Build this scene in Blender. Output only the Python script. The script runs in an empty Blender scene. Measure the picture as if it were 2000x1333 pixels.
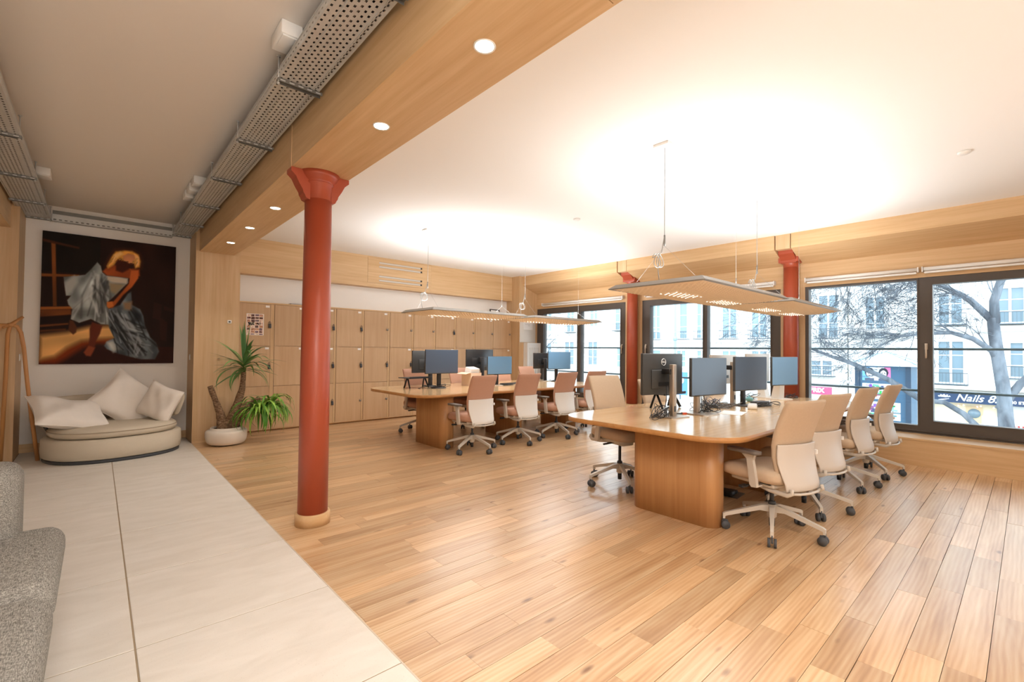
import bpy, bmesh, math, random
import numpy as np
from mathutils import Vector, Matrix
R = math.radians
PI = math.pi
rnd = random.Random(7)
scene = bpy.context.scene
COL = scene.collection

# ------------------------------------------------------------------ camera, world, lights, exposure
yaw, pitch, roll = 0.73029872, 0.01960385, 0.01052554
fw = Vector((math.sin(yaw)*math.cos(pitch), math.cos(yaw)*math.cos(pitch), math.sin(pitch)))
rt = Vector((math.cos(yaw), -math.sin(yaw), 0)); up = rt.cross(fw)
rt, up = math.cos(roll)*rt+math.sin(roll)*up, -math.sin(roll)*rt+math.cos(roll)*up
cd = bpy.data.cameras.new('camera'); cam = bpy.data.objects.new('camera', cd); COL.objects.link(cam)
cd.sensor_width = 36; cd.lens = 903.976/2000*36; cd.clip_start = 0.05; cd.clip_end = 300
cam.matrix_world = Matrix(((rt.x, up.x, -fw.x, 0), (rt.y, up.y, -fw.y, 0), (rt.z, up.z, -fw.z, 1.33), (0, 0, 0, 1)))
scene.camera = cam

wd = bpy.data.worlds.new('world'); scene.world = wd; wd.use_nodes = True
bg = wd.node_tree.nodes['Background']
bg.inputs[0].default_value = (0.78, 0.89, 1.0, 1); bg.inputs[1].default_value = 4.8
scene.view_settings.view_transform = 'Standard'; scene.view_settings.look = 'None'
scene.view_settings.gamma = 1; scene.view_settings.use_curve_mapping = False
scene.view_settings.exposure = 0.25
cy = scene.cycles
cy.use_denoising = True
cy.max_bounces = 8; cy.diffuse_bounces = 5; cy.glossy_bounces = 3; cy.transmission_bounces = 4; cy.transparent_max_bounces = 8
cy.caustics_reflective = False; cy.caustics_refractive = False; cy.sample_clamp_indirect = 6

def area(name, loc, rot, sx, sy, power, col=(1, 1, 1), parent=None):
    l = bpy.data.lights.new(name, 'AREA'); l.shape = 'RECTANGLE'; l.size = sx; l.size_y = sy; l.energy = power; l.color = col
    o = bpy.data.objects.new(name, l); COL.objects.link(o); o.location = loc; o.rotation_euler = rot
    if parent: o.parent = parent
    return o
# unseen fill lights added behind the viewer to brighten lounge and office
area('lounge_fill_up', (0.15, -1.6, 2.1), (PI, 0, 0), 0.9, 1.8, 165, (.98, 0.99, 1))
area('lounge_fill_down', (0.15, -0.9, 3.08), (0, 0, 0), 1.0, 2.2, 85, (1, 0.98, 0.95))
area('office_fill_up', (4.2, -1.9, 1.9), (PI, 0, 0), 3.6, 0.8, 20, (.95, 0.98, 1))
area('office_fill_down', (4.2, -1.9, 1.8), (0, 0, 0), 3.6, 0.8, 8, (1, 0.98, 0.95))

# ------------------------------------------------------------------ helpers
def lin(c):
    if isinstance(c, str):
        c = [int(c[i:i+2], 16)/255 for i in (0, 2, 4)]
    return tuple(x/12.92 if x <= .04045 else ((x+.055)/1.055)**2.4 for x in c)

class NT:
    def __init__(s, name):
        s.m = bpy.data.materials.new(name); s.m.use_nodes = True; s.t = s.m.node_tree; s.t.nodes.clear()
        s.out = s.n('ShaderNodeOutputMaterial'); s.b = s.n('ShaderNodeBsdfPrincipled'); s.l(s.b.outputs[0], s.out.inputs[0])
    def n(s, t, **k):
        q = s.t.nodes.new(t)
        for a, v in k.items(): setattr(q, a, v)
        return q
    def l(s, a, b): s.t.links.new(a, b)
    def set(s, **k):
        for a, v in k.items():
            a = {'base': 'Base Color', 'rough': 'Roughness', 'metal': 'Metallic', 'spec': 'Specular IOR Level', 'coat': 'Coat Weight', 'crough': 'Coat Roughness', 'sheen': 'Sheen Weight'}.get(a, a)
            if a == 'Base Color': v = (*lin(v), 1)
            s.b.inputs[a].default_value = v
        return s
    def ramp(s, fac, stops):
        r = s.n('ShaderNodeValToRGB'); e = r.color_ramp.elements
        while len(e) < len(stops): e.new(0.5)
        for q, (p, c) in zip(e, stops): q.position = p; q.color = (*lin(c), 1)
        s.l(fac, r.inputs[0]); return r.outputs[0]
    def bump(s, h, strength, dist=0.01):
        b = s.n('ShaderNodeBump'); b.inputs['Strength'].default_value = strength; b.inputs['Distance'].default_value = dist
        s.l(h, b.inputs['Height']); s.l(b.outputs[0], s.b.inputs['Normal'])
    def noise(s, vec, scale, detail=4, dist=0.0, rough=0.55):
        q = s.n('ShaderNodeTexNoise'); q.inputs['Scale'].default_value = scale; q.inputs['Detail'].default_value = detail
        q.inputs['Distortion'].default_value = dist; q.inputs['Roughness'].default_value = rough
        if vec: s.l(vec, q.inputs['Vector'])
        return q.outputs[0]
    def pos(s, scale=(1, 1, 1), obj=False, rand=0.0):
        g = s.n('ShaderNodeTexCoord').outputs['Object'] if obj else s.n('ShaderNodeNewGeometry').outputs['Position']
        m = s.n('ShaderNodeMapping'); m.inputs['Scale'].default_value = scale; s.l(g, m.inputs['Vector'])
        if rand:
            oi = s.n('ShaderNodeObjectInfo'); mu = s.n('ShaderNodeMath', operation='MULTIPLY'); mu.inputs[1].default_value = rand
            s.l(oi.outputs['Random'], mu.inputs[0]); ad = s.n('ShaderNodeVectorMath', operation='ADD')
            s.l(m.outputs[0], ad.inputs[0]); s.l(mu.outputs[0], ad.inputs[1]); return ad.outputs[0]
        return m.outputs[0]

MATS = {}
def mat(name, base, rough=0.5, metal=0.0, spec=0.5, var=0.0, scale=30, bump=0.0, bscale=200, **k):
    if name in MATS: return MATS[name]
    t = NT(name).set(base=base, rough=rough, metal=metal, spec=spec, **k)
    if var:
        c = lin(base); n = t.noise(t.pos(), scale)
        mx = t.n('ShaderNodeMix', data_type='RGBA')
        mx.inputs[6].default_value = (*[x*(1-var) for x in c], 1); mx.inputs[7].default_value = (*[min(1, x*(1+var)) for x in c], 1)
        t.l(n, mx.inputs[0]); t.l(mx.outputs[2], t.b.inputs['Base Color'])
    if bump: t.bump(t.noise(t.pos(), bscale, 2), bump, 0.004)
    MATS[name] = t.m; return t.m
def wood(name, axis, dark, light, rough=0.45, fine=26.0, var=0.0, rand=11.0, coat=0.0, fig=0.35):
    t = NT(name).set(rough=rough, coat=coat, crough=0.25)
    sc = [fine]*3; sc[axis] = 1.1
    p = t.pos(tuple(sc), rand=rand)
    n1 = t.noise(p, 1.0, 6, 0.35, 0.6)
    sc2 = [5.0]*3; sc2[axis] = 0.55
    n2 = t.noise(t.pos(tuple(sc2), rand=rand), 1.0, 3, 1.2)
    mx = t.n('ShaderNodeMix', data_type='FLOAT'); mx.inputs[0].default_value = fig
    t.l(n1, mx.inputs[2]); t.l(n2, mx.inputs[3])
    col = t.ramp(mx.outputs[0], [(0.30, dark), (0.70, light)])
    if var:
        oi = t.n('ShaderNodeObjectInfo'); hs = t.n('ShaderNodeHueSaturation')
        mr = t.n('ShaderNodeMapRange'); mr.inputs[3].default_value = 1-var; mr.inputs[4].default_value = 1+var*0.6
        t.l(oi.outputs['Random'], mr.inputs[0]); t.l(mr.outputs[0], hs.inputs['Value']); t.l(col, hs.inputs['Color']); col = hs.outputs[0]
    t.l(col, t.b.inputs['Base Color']); t.bump(n1, 0.06, 0.002)
    MATS[name] = t.m; return t.m
def emit(name, col, s):
    t = NT(name).set(base='FFFFFF'); t.b.inputs['Emission Color'].default_value = (*lin(col), 1); t.b.inputs['Emission Strength'].default_value = s
    MATS[name] = t.m; return t.m
def attr_mat(name, rough=0.6, spec=0.3):
    t = NT(name).set(rough=rough, spec=spec); a = t.n('ShaderNodeVertexColor'); a.layer_name = 'paint'; t.l(a.outputs[0], t.b.inputs['Base Color'])
    MATS[name] = t.m; return t.m

class MB:
    def __init__(s): s.v = []; s.f = []; s.sm = []
    def add(s, v, f, smooth=False):
        o = len(s.v); s.v += [tuple(p) for p in v]; s.f += [tuple(i+o for i in q) for q in f]; s.sm += [smooth]*len(f); return s
    def box(s, a, b, rot=None, c=None):
        x0, y0, z0 = a; x1, y1, z1 = b
        v = [(x0,y0,z0),(x1,y0,z0),(x1,y1,z0),(x0,y1,z0),(x0,y0,z1),(x1,y0,z1),(x1,y1,z1),(x0,y1,z1)]
        if rot is not None:
            c = Vector(c or ((x0+x1)/2,(y0+y1)/2,(z0+z1)/2)); v = [tuple(rot @ (Vector(p)-c) + c) for p in v]
        return s.add(v, [(3,2,1,0),(4,5,6,7),(0,1,5,4),(1,2,6,5),(2,3,7,6),(3,0,4,7)])
    def rbox(s, a, b, r=0.01, seg=2, smooth=True):
        bm = bmesh.new(); bmesh.ops.create_cube(bm, size=1)
        for v in bm.verts:
            v.co = Vector([(a[i]+b[i])/2 + v.co[i]*(b[i]-a[i]) for i in range(3)])
        bmesh.ops.bevel(bm, geom=bm.edges[:], offset=r, segments=seg, profile=0.5, affect='EDGES')
        return s.bm(bm, smooth)
    def bm(s, bm, smooth=True):
        bm.verts.index_update(); s.add([v.co[:] for v in bm.verts], [[v.index for v in f.verts] for f in bm.faces], smooth); bm.free(); return s
    def prism(s, pts, z0, z1, axis=2, smooth=False, side_smooth=False):
        n = len(pts)
        def P(p, z): return ((p[0], p[1], z), (p[0], z, p[1]), (z, p[0], p[1]))[{2: 0, 1: 1, 0: 2}[axis]]
        v = [P(p, z0) for p in pts]+[P(p, z1) for p in pts]
        o = len(s.v); s.v += v
        s.f += [tuple(o+i for i in reversed(range(n))), tuple(o+n+i for i in range(n))]; s.sm += [False, False]
        for i in range(n):
            j = (i+1) % n; s.f.append((o+i, o+j, o+n+j, o+n+i)); s.sm.append(side_smooth)
        return s
    def lathe(s, prof, c=(0, 0, 0), n=24, smooth=True, caps=True):
        v = []; f = []
        for r, z in prof:
            for i in range(n):
                a = 2*PI*i/n; v.append((c[0]+r*math.cos(a), c[1]+r*math.sin(a), c[2]+z))
        for k in range(len(prof)-1):
            for i in range(n):
                j = (i+1) % n; f.append((k*n+i, k*n+j, (k+1)*n+j, (k+1)*n+i))
        s.add(v, f, smooth)
        if caps:
            o = len(s.v)-len(v); s.f += [tuple(o+i for i in reversed(range(n))), tuple(o+(len(prof)-1)*n+i for i in range(n))]; s.sm += [False, False]
        return s
    def tube(s, pts, r, n=8, smooth=True, flat=None):
        pts = [Vector(p) for p in pts]; rs = r if isinstance(r, (list, tuple)) else [r]*len(pts)
        v = []; f = []; prev = None
        for i, p in enumerate(pts):
            t = (pts[min(i+1, len(pts)-1)]-pts[max(i-1, 0)])
            t = t.normalized() if t.length > 1e-9 else Vector((0, 0, 1))
            if prev is None:
                a = Vector((0, 0, 1)) if abs(t.z) < .9 else Vector((1, 0, 0)); x = a.cross(t).normalized()
            else:
                x = (prev-t*prev.dot(t)); x = x.normalized() if x.length > 1e-6 else prev
            prev = x; y = t.cross(x)
            fy = flat if flat else 1.0
            for k in range(n):
                a = 2*PI*k/n+PI/n; v.append(tuple(p+x*math.cos(a)*rs[i]+y*math.sin(a)*rs[i]*fy))
        for i in range(len(pts)-1):
            for k in range(n):
                j = (k+1) % n; f.append((i*n+k, i*n+j, (i+1)*n+j, (i+1)*n+k))
        f += [tuple(reversed(range(n))), tuple((len(pts)-1)*n+k for k in range(n))]
        return s.add(v, f, smooth)
    def loft(s, rings, smooth=True, caps=True):
        n = len(rings[0]); v = [p for r_ in rings for p in r_]; f = []
        for i in range(len(rings)-1):
            for k in range(n):
                j = (k+1) % n; f.append((i*n+k, i*n+j, (i+1)*n+j, (i+1)*n+k))
        if caps: f += [tuple(reversed(range(n))), tuple((len(rings)-1)*n+k for k in range(n))]
        return s.add(v, f, smooth)
    def mesh(s, name):
        m = bpy.data.meshes.new(name); m.from_pydata(s.v, [], s.f); m.polygons.foreach_set('use_smooth', s.sm); m.update(); return m
    def build(s, name, material, parent=None, loc=None, rot=None):
        return obj(name, s.mesh(name), material, parent, loc, rot)
def obj(name, me, material, parent=None, loc=None, rot=None):
    if material is not None and not me.materials: me.materials.append(MATS[material] if isinstance(material, str) else material)
    o = bpy.data.objects.new(name, me); COL.objects.link(o)
    if parent: o.parent = parent
    if loc: o.location = loc
    if rot: o.rotation_euler = rot
    return o
def tag(o, label, cat, group=None):
    o['label'] = label; o['category'] = cat
    if group: o['group'] = group
    return o
def thing(name, label, cat, loc=(0, 0, 0), rz=0.0, group=None):
    o = bpy.data.objects.new(name, None); COL.objects.link(o); o.location = loc; o.rotation_euler = (0, 0, rz); o.empty_display_size = .1
    return tag(o, label, cat, group)
def struct(o, label=None):
    o['kind'] = 'structure'
    if label: o['label'] = label
    return o
def stuff(o): o['kind'] = 'stuff'; return o
def copy_tree(o, parent=None):
    c = o.copy(); COL.objects.link(c); c.parent = parent
    for ch in list(o.children): copy_tree(ch, c)
    return c
def rrect(x0, y0, x1, y1, r, n=6):
    p = []
    for cx, cy_, a0 in ((x1-r, y0+r, -90), (x1-r, y1-r, 0), (x0+r, y1-r, 90), (x0+r, y0+r, 180)):
        for i in range(n+1):
            a = R(a0+90*i/n); p.append((cx+r*math.cos(a), cy_+r*math.sin(a)))
    return p
def text_mesh(body, size, depth=0.004, shear=0.0, bold=0.0):
    c = bpy.data.curves.new('lettering', 'FONT'); c.body = body; c.size = size; c.extrude = depth; c.shear = shear; c.offset = bold; c.align_x = 'CENTER'; c.align_y = 'CENTER'
    o = bpy.data.objects.new('lettering', c); COL.objects.link(o); bpy.context.view_layer.update()
    me = bpy.data.meshes.new_from_object(o.evaluated_get(bpy.context.evaluated_depsgraph_get())); bpy.data.objects.remove(o); return me

# ------------------------------------------------------------------ materials
wood('oak_vertical', 2, 'C09A6E', 'D6B68E', 0.5)
wood('oak_along_room', 1, 'C29B6C', 'DAB98E', 0.5)
wood('oak_across_room', 0, 'C29B6C', 'DAB98E', 0.5)
wood('oak_door', 2, 'C09C76', 'D0AF8A', 0.42, var=0.05)
wood('oak_table_top', 0, 'CDA878', 'E0C298', 0.16, coat=0.5)
wood('oak_table_base', 2, 'B07E50', 'C99A68', 0.4)
wood('beech', 2, 'A8713F', 'C08A54', 0.4)
mat('white_paint', 'EFEBE6', 0.75, spec=0.2)
mat('lounge_paint', 'E4DCD3', 0.75, spec=0.2)
mat('ceiling_paint', 'F3F1EE', 0.85, spec=0.1)
mat('red_paint', 'A54A30', 0.38, var=0.06, scale=6)
mat('bronze_frame', '544C46', 0.45, metal=0.25)
mat('galvanised', 'C6C6C3', 0.42, metal=0.35, var=0.1, scale=9)
mat('galvanised_dark', '85827C', 0.45, metal=0.7, var=0.1, scale=12)
mat('black_plastic', '1C1C1E', 0.45)
mat('dark_grey_plastic', '3E4044', 0.5)
mat('grey_rubber', '4A4C50', 0.6)
mat('white_plastic', 'E8E6E2', 0.4)
mat('chair_shell_shaded', 'CDC5BC', 0.42)  # beige chairs' shell, darkened: shade on their backs put into the colour
mat('chair_shell_white', 'E2DFDA', 0.42)
mat('chair_frame', 'C9C1B6', 0.38)
mat('pad_grey', '6E655E', 0.55)
mat('beige_fabric', 'C2AC94', 0.85, spec=0.2, var=0.06, scale=60, bump=0.15, bscale=900)
mat('pink_fabric', 'BE937D', 0.85, spec=0.2, var=0.06, scale=60, bump=0.15, bscale=900)
mat('aluminium', 'B8AC9E', 0.32, metal=0.75)
mat('white_metal', 'E6E2DC', 0.35)
mat('monitor_back', '3A3B3C', 0.38)
mat('monitor_back_silver', 'B7AFA6', 0.4, metal=0.3)
mat('screen_dark', '4C5B70', 0.25, spec=0.6)
mat('screen_blue_glare', '6690B6', 0.28, spec=0.6)  # lighter tone: veiling glare on the farther screens painted into the base colour
mat('chrome', 'C8C8C8', 0.12, metal=1.0)
mat('lock_metal', '8A8680', 0.3, metal=0.9)
mat('cable_black', '232325', 0.5)
mat('cable_white', 'E9E7E4', 0.5)
mat('cord_clear', '9C9993', 0.5)
mat('dark_void', '15110E', 0.9, spec=0.1)
mat('ceramic', 'DDD3C6', 0.5, var=0.05, scale=12, bump=0.05)
mat('soil', '3A2C22', 0.95, spec=0.1, bump=0.6, bscale=90)
mat('paper_white', 'F4F2F0', 0.7)
# ================================================================== the setting
XE, XF, YP, YW, ZB = 0.991, 7.315, 7.70, 8.273, 2.662      # tile edge, sill front, pier face, far wall, beam underside
CR, CL = 3.041, 3.103                                       # office ceiling, lounge ceiling
# ---- oak plank floor
def plank_material():
    t = NT('plank_oak').set(rough=.30, coat=.35, crough=.22)
    p = t.pos((1.0, 21.0, 21.0), rand=61.0); n1 = t.noise(p, 1.0, 7, .35, .62)
    n2 = t.noise(t.pos((.75, 6.0, 6.0), rand=61.0), 1.0, 3, 1.6)
    wv = t.n('ShaderNodeTexWave', wave_type='BANDS', bands_direction='Y'); wv.inputs['Scale'].default_value = 1.9; wv.inputs['Distortion'].default_value = 9.0; wv.inputs['Detail'].default_value = 2.5; wv.inputs['Detail Scale'].default_value = .55
    t.l(t.pos((1.1, 7.5, 7.5), rand=43.0), wv.inputs['Vector'])
    m1 = t.n('ShaderNodeMix', data_type='FLOAT'); m1.inputs[0].default_value = .45; t.l(n1, m1.inputs[2]); t.l(n2, m1.inputs[3])
    m2 = t.n('ShaderNodeMix', data_type='FLOAT'); m2.inputs[0].default_value = .085; t.l(m1.outputs[0], m2.inputs[2]); t.l(wv.outputs[1], m2.inputs[3])
    col = t.ramp(m2.outputs[0], [(.28, 'A97C52'), (.48, 'C9A278'), (.70, 'DEC29C')])
    vo = t.n('ShaderNodeTexVoronoi'); vo.inputs['Scale'].default_value = 1.0; t.l(t.pos((2.2, 6.5, 6.5), rand=29.0), vo.inputs['Vector'])
    kn = t.n('ShaderNodeMix', data_type='RGBA', blend_type='MULTIPLY'); kn.inputs[0].default_value = .7
    t.l(col, kn.inputs[6]); t.l(t.ramp(vo.outputs[0], [(.03, '7A5132'), (.11, 'FFFFFF')]), kn.inputs[7])
    oi = t.n('ShaderNodeObjectInfo'); hs = t.n('ShaderNodeHueSaturation'); mr = t.n('ShaderNodeMapRange'); mr.inputs[3].default_value = .78; mr.inputs[4].default_value = 1.08
    t.l(oi.outputs['Random'], mr.inputs[0]); t.l(mr.outputs[0], hs.inputs['Value']); t.l(kn.outputs[2], hs.inputs['Color'])
    t.l(hs.outputs[0], t.b.inputs['Base Color']); t.bump(m2.outputs[0], .10, .002); MATS['plank_oak'] = t.m
plank_material()
mat('subfloor', '4A3320', 0.9, spec=0.1)
fl = struct(MB().box((XE, -3.2, -0.06), (7.85, YW, -0.014)).build('floor', 'subfloor'), 'warm oak plank floor of the office, boards running towards the windows')
unit = MB().rbox((-.5, -.5, -1), (.5, .5, 0), 0.0001, 1, False).mesh('plank'); unit.materials.clear()
def plank_mesh():
    b = MB().box((-.5, -.5, -1), (.5, .5, 0)); m = b.mesh('plank'); m.materials.append(MATS['plank_oak']); return m
unit = plank_mesh()
P = 0.127; pl = []
for k in range(-25, 65):
    y = k*P; x = XE; prev = 0
    x -= rnd.uniform(0, 0.9)
    while x < XF:
        L = rnd.choice((0.62, 0.85, 1.05, 1.25, 1.5)) * rnd.uniform(.9, 1.1)
        a, b = max(x, XE), min(x+L, XF)
        if b-a > 0.004 and y < 8.11: pl.append((a, b, y, rnd.choice((.0016, .0018, .0024, .0024, .0042)), rnd.uniform(-.0006, .0006)))
        x += L
def seen(p):
    c = Vector(((p[0]+p[1])/2, p[2]+P/2, -1.33)); d = c.length; q = c.dot(fw)
    if q < .3 or abs(c.dot(rt)/q) > 1.15: return -1
    return (p[1]-p[0])/d**3
pl.sort(key=seen, reverse=True)
for a, b, y, g, dz in pl[:298]:
    o = obj('plank', unit, None, fl); o.location = ((a+b)/2, y+P/2, dz); o.scale = (b-a-.0012, P-g, 0.014)
r_ = MB()
for a, b, y, g, dz in pl[298:]: r_.box((a, y+g/2, -.014), (b-.0012, y+P-g/2, dz))
stuff(r_.build('planks', 'plank_oak', fl))
# ---- pale stone tiles of the walk
t = NT('stone_tile').set(rough=0.42)
n = t.noise(t.pos((3.0, 9.0, 3.0), rand=20), 1.0, 5, 0.6)
n2 = t.noise(t.pos(), 160, 2); col = t.ramp(n, [(0.3, 'D6CFC5'), (0.7, 'E3DDD5')])
mx = t.n('ShaderNodeMix', data_type='RGBA', blend_type='MULTIPLY'); mx.inputs[0].default_value = .35
t.l(col, mx.inputs[6]); t.l(t.ramp(n2, [(0.26, 'B8A895'), (0.36, 'FFFFFF')]), mx.inputs[7]); t.l(mx.outputs[2], t.b.inputs['Base Color'])
MATS['stone_tile'] = t.m
mat('grout', '9A8A74', 0.9, spec=0.1)
ft = struct(MB().box((-1.9, -3.2, -.06), (XE, YW, -.002)).build('floor', 'grout'), 'pale stone tile walk beside the oak floor')
me = MB().rbox((-.4165, -.4165, -.012), (.4165, .4165, 0), .0012, 1, False).mesh('tile')
me.materials.append(MATS['stone_tile'])
for i in range(-3, 1):
    for j in range(-7, 7):
        x0, y0 = .151+.84*i, 2.623+.8395*j
        if y0+.8395 > YW+.4 or x0 < -1.7+.0: 
            if y0 > YW: continue
        o = obj('tile', me, None, ft); o.location = (x0+.42, y0+.42, rnd.uniform(-.0004, .0004))
        if y0+.84 > YW: o.scale.y = (YW-y0-.003)/.833; o.location.y = (y0+YW)/2
struct(MB().box((XE-.004, -3.2, -.01), (XE+.003, YP, .0008)).build('trim_1', mat('threshold', 'C9BBA8', .4)), 'thin threshold strip between tiles and planks')

# ---- far wall, piers, fascia
wf = struct(MB().box((-2.05, YW, -.06), (7.99, YW+.15, 3.3)).build('wall_far', 'white_paint'), 'white far wall behind the painting and the lockers')
struct(MB().box((-2.05, -3.2, -.06), (-1.9, YW, 3.3)).build('wall_left', 'lounge_paint'), 'plain lounge wall behind the grey sofa')
struct(MB().box((-2.05, -3.35, -.06), (7.99, -3.2, 3.3)).build('wall_back', 'white_paint'), 'plain wall behind the viewer')
struct(MB().box((-2.05, -3.35, CL), (1.2, YW+.15, CL+.12)).build('ceiling', 'lounge_paint'), 'warm white lounge ceiling')
struct(MB().box((1.2, -3.35, CR), (7.95, YW+.15, CR+.18)).build('ceiling', 'ceiling_paint'), 'bright white office ceiling')
pr = struct(MB().box((.993+.012, YP+.012, 0), (1.538-.012, YW, CL)).build('trim_2', 'dark_void'), 'oak clad pier beside the painting niche')
MB().box((.993, YP, 0), (1.538, YP+.012, ZB)).build('panel', 'oak_vertical', pr)
MB().box((.993, YP+.012, 0), (1.005, YW, ZB+.3)).build('panel', 'oak_vertical', pr)
MB().box((1.526, YP+.012, 0), (1.538, YW, CR)).build('panel', 'oak_vertical', pr)
MB().box((.993, YP, ZB), (1.034, YP+.012, CL)).build('panel', 'oak_vertical', pr)
MB().box((1.46, YP-.001, ZB), (1.538, YP+.012, CR)).build('panel', 'oak_vertical', pr)
MB().box((1.0, YP-.012, 0), (1.538, YP, .02)).build('skirting', 'oak_across_room', pr)
pL = struct(MB().box((-1.9, YP+.012, 0), (-.704, YW, CL)).build('trim_3', 'dark_void'), 'oak clad pier left of the painting niche')
MB().box((-1.9, YP, 0), (-.692, YP+.012, CL)).build('panel', 'oak_vertical', pL)
MB().box((-.704, YP+.012, 0), (-.692, YW, CL)).build('panel', 'oak_vertical', pL)
struct(MB().box((-.692, YW-.014, 0), (.993, YW, .105)).build('baseboard_far', 'oak_across_room'), 'oak skirting below the painting wall')
# fascia above the lockers
YL = 8.086
fa = struct(MB().box((1.538, YL+.014, 2.474), (7.23, YW, CR)).build('trim_4', 'oak_across_room'), 'oak fascia above the lockers with an air grille')
MB().box((1.538, YL, 2.474), (3.666, YL+.014, CR)).build('panel', 'oak_across_room', fa)
MB().box((5.022, YL, 2.474), (7.227, YL+.014, CR)).build('panel', 'oak_across_room', fa)
MB().box((3.666, YL, 2.474), (5.022, YL+.014, 2.547)).build('panel', 'oak_across_room', fa)
MB().box((3.666, YL, 3.02), (5.022, YL+.014, CR)).build('panel', 'oak_across_room', fa)
gr = MB(); zs = [2.55, 2.607-.018, 2.607+.018, 2.682-.018, 2.682+.018, 2.863-.018, 2.863+.018, 2.935-.018, 2.935+.018, 3.017]
for i in range(0, 10, 2): gr.box((3.892, YL-.002, zs[i]), (4.81, YL+.012, zs[i+1]))
gr.box((3.669, YL-.002, 2.55), (3.892, YL+.012, 3.017)); gr.box((4.81, YL-.002, 2.55), (5.019, YL+.012, 3.017))
g_ = gr.build('grille_panel', 'oak_across_room', fa)
MB().box((3.88, YL+.012, 2.57), (4.82, YL+.0135, 2.97)).build('grille_back', 'black_plastic', g_)
for z in (2.607, 2.682, 2.863, 2.935): MB().box((3.895, YL+.003, z-.014), (4.775, YL+.0115, z+.016)).build('louvre', 'chair_frame', g_)
# beam with two cladding runs either side of the column
bmx = struct(MB().box((1.034+.012, -3.2, ZB+.012), (1.457-.012, YP+.012, CL)).build('trim_5', 'dark_void'), 'oak clad ceiling beam between lounge and office')
for y0, y1 in ((-3.2, 3.60), (3.612, YP)):
    MB().box((1.034, y0, ZB), (1.046, y1, CL)).build('side_panel', 'oak_along_room', bmx)
    MB().box((1.445, y0, ZB), (1.457, y1, CL)).build('side_panel', 'oak_along_room', bmx)
for y0, y1 in ((-3.2, 1.05), (1.054, 3.60), (3.604, YP)):
    MB().box((1.046, y0, ZB), (1.445, y1, ZB+.012)).build('soffit_panel', 'oak_along_room', bmx)
MB().box((1.030, 3.60, ZB-.002), (1.0345, 3.66, ZB+.3)).build('joint_strip', 'oak_vertical', bmx)
bl = struct(MB().box((-1.45, -3.2, ZB+.012), (-.772, YP+.012, CL)).build('trim_6', 'dark_void'), 'oak clad beam on the lounge side')
MB().box((-.772, -3.2, ZB), (-.76, YP, CL)).build('side_panel', 'oak_along_room', bl)
MB().box((-1.45, -3.2, ZB), (-.772, YP, ZB+.012)).build('soffit_panel', 'oak_along_room', bl)

# ---- window wall
XW, XG = 7.80, 7.857
PIERS = ((7.83, 8.3), (4.965, 5.338), (2.208, 2.536), (-.59, -.22), (-3.35, -3.0))
ww = struct(MB().box((XG-.01, -3.35, -.06), (7.99, YW+.15, .30)).build('wall_right', 'white_paint'), 'oak lined window wall on the street side')
lo = MB().box((XG+.0, -3.35, 2.33), (7.99, YW+.15, CR+.18))
for a, b in PIERS: lo.box((XG, a, .3), (7.99, b, 2.33))
lo.build('wall_core', 'white_paint', ww)
MB().box((XW, -3.2, 2.31), (XG, 7.83, CR)).build('lintel_panel', 'oak_along_room', ww)
for a, b in PIERS[1:4]: MB().box((XW, a, .32), (XG, b, 2.31)).build('pier_panel', 'oak_vertical', ww)
MB().box((XF, -3.2, 0), (XF+.02, 7.69, .30)).build('sill_front', 'oak_along_room', ww)
MB().box((XF-.006, -3.2, .30), (XG, 7.69, .324)).build('sill_board', 'oak_along_room', ww)
cz = [(7.33, CR), (7.33, 2.83), (7.80, 2.655), (7.80, CR)]
for y0, y1 in ((-3.2, -.52), (-.30, 2.25), (2.47, 5.0), (5.22, 7.83)):
    MB().prism(cz, y0, y1, axis=1).build('cornice', 'oak_along_room', ww)
# pillar in the far corner
pc = struct(MB().box((7.227, 7.83, 0), (7.80, YW, CR)).build('trim_7', 'oak_vertical'), 'oak clad corner pillar beside the first window')
MB().box((7.80, 7.83, 0), (XG+.01, YW, CR)).build('panel', 'oak_vertical', pc)

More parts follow.
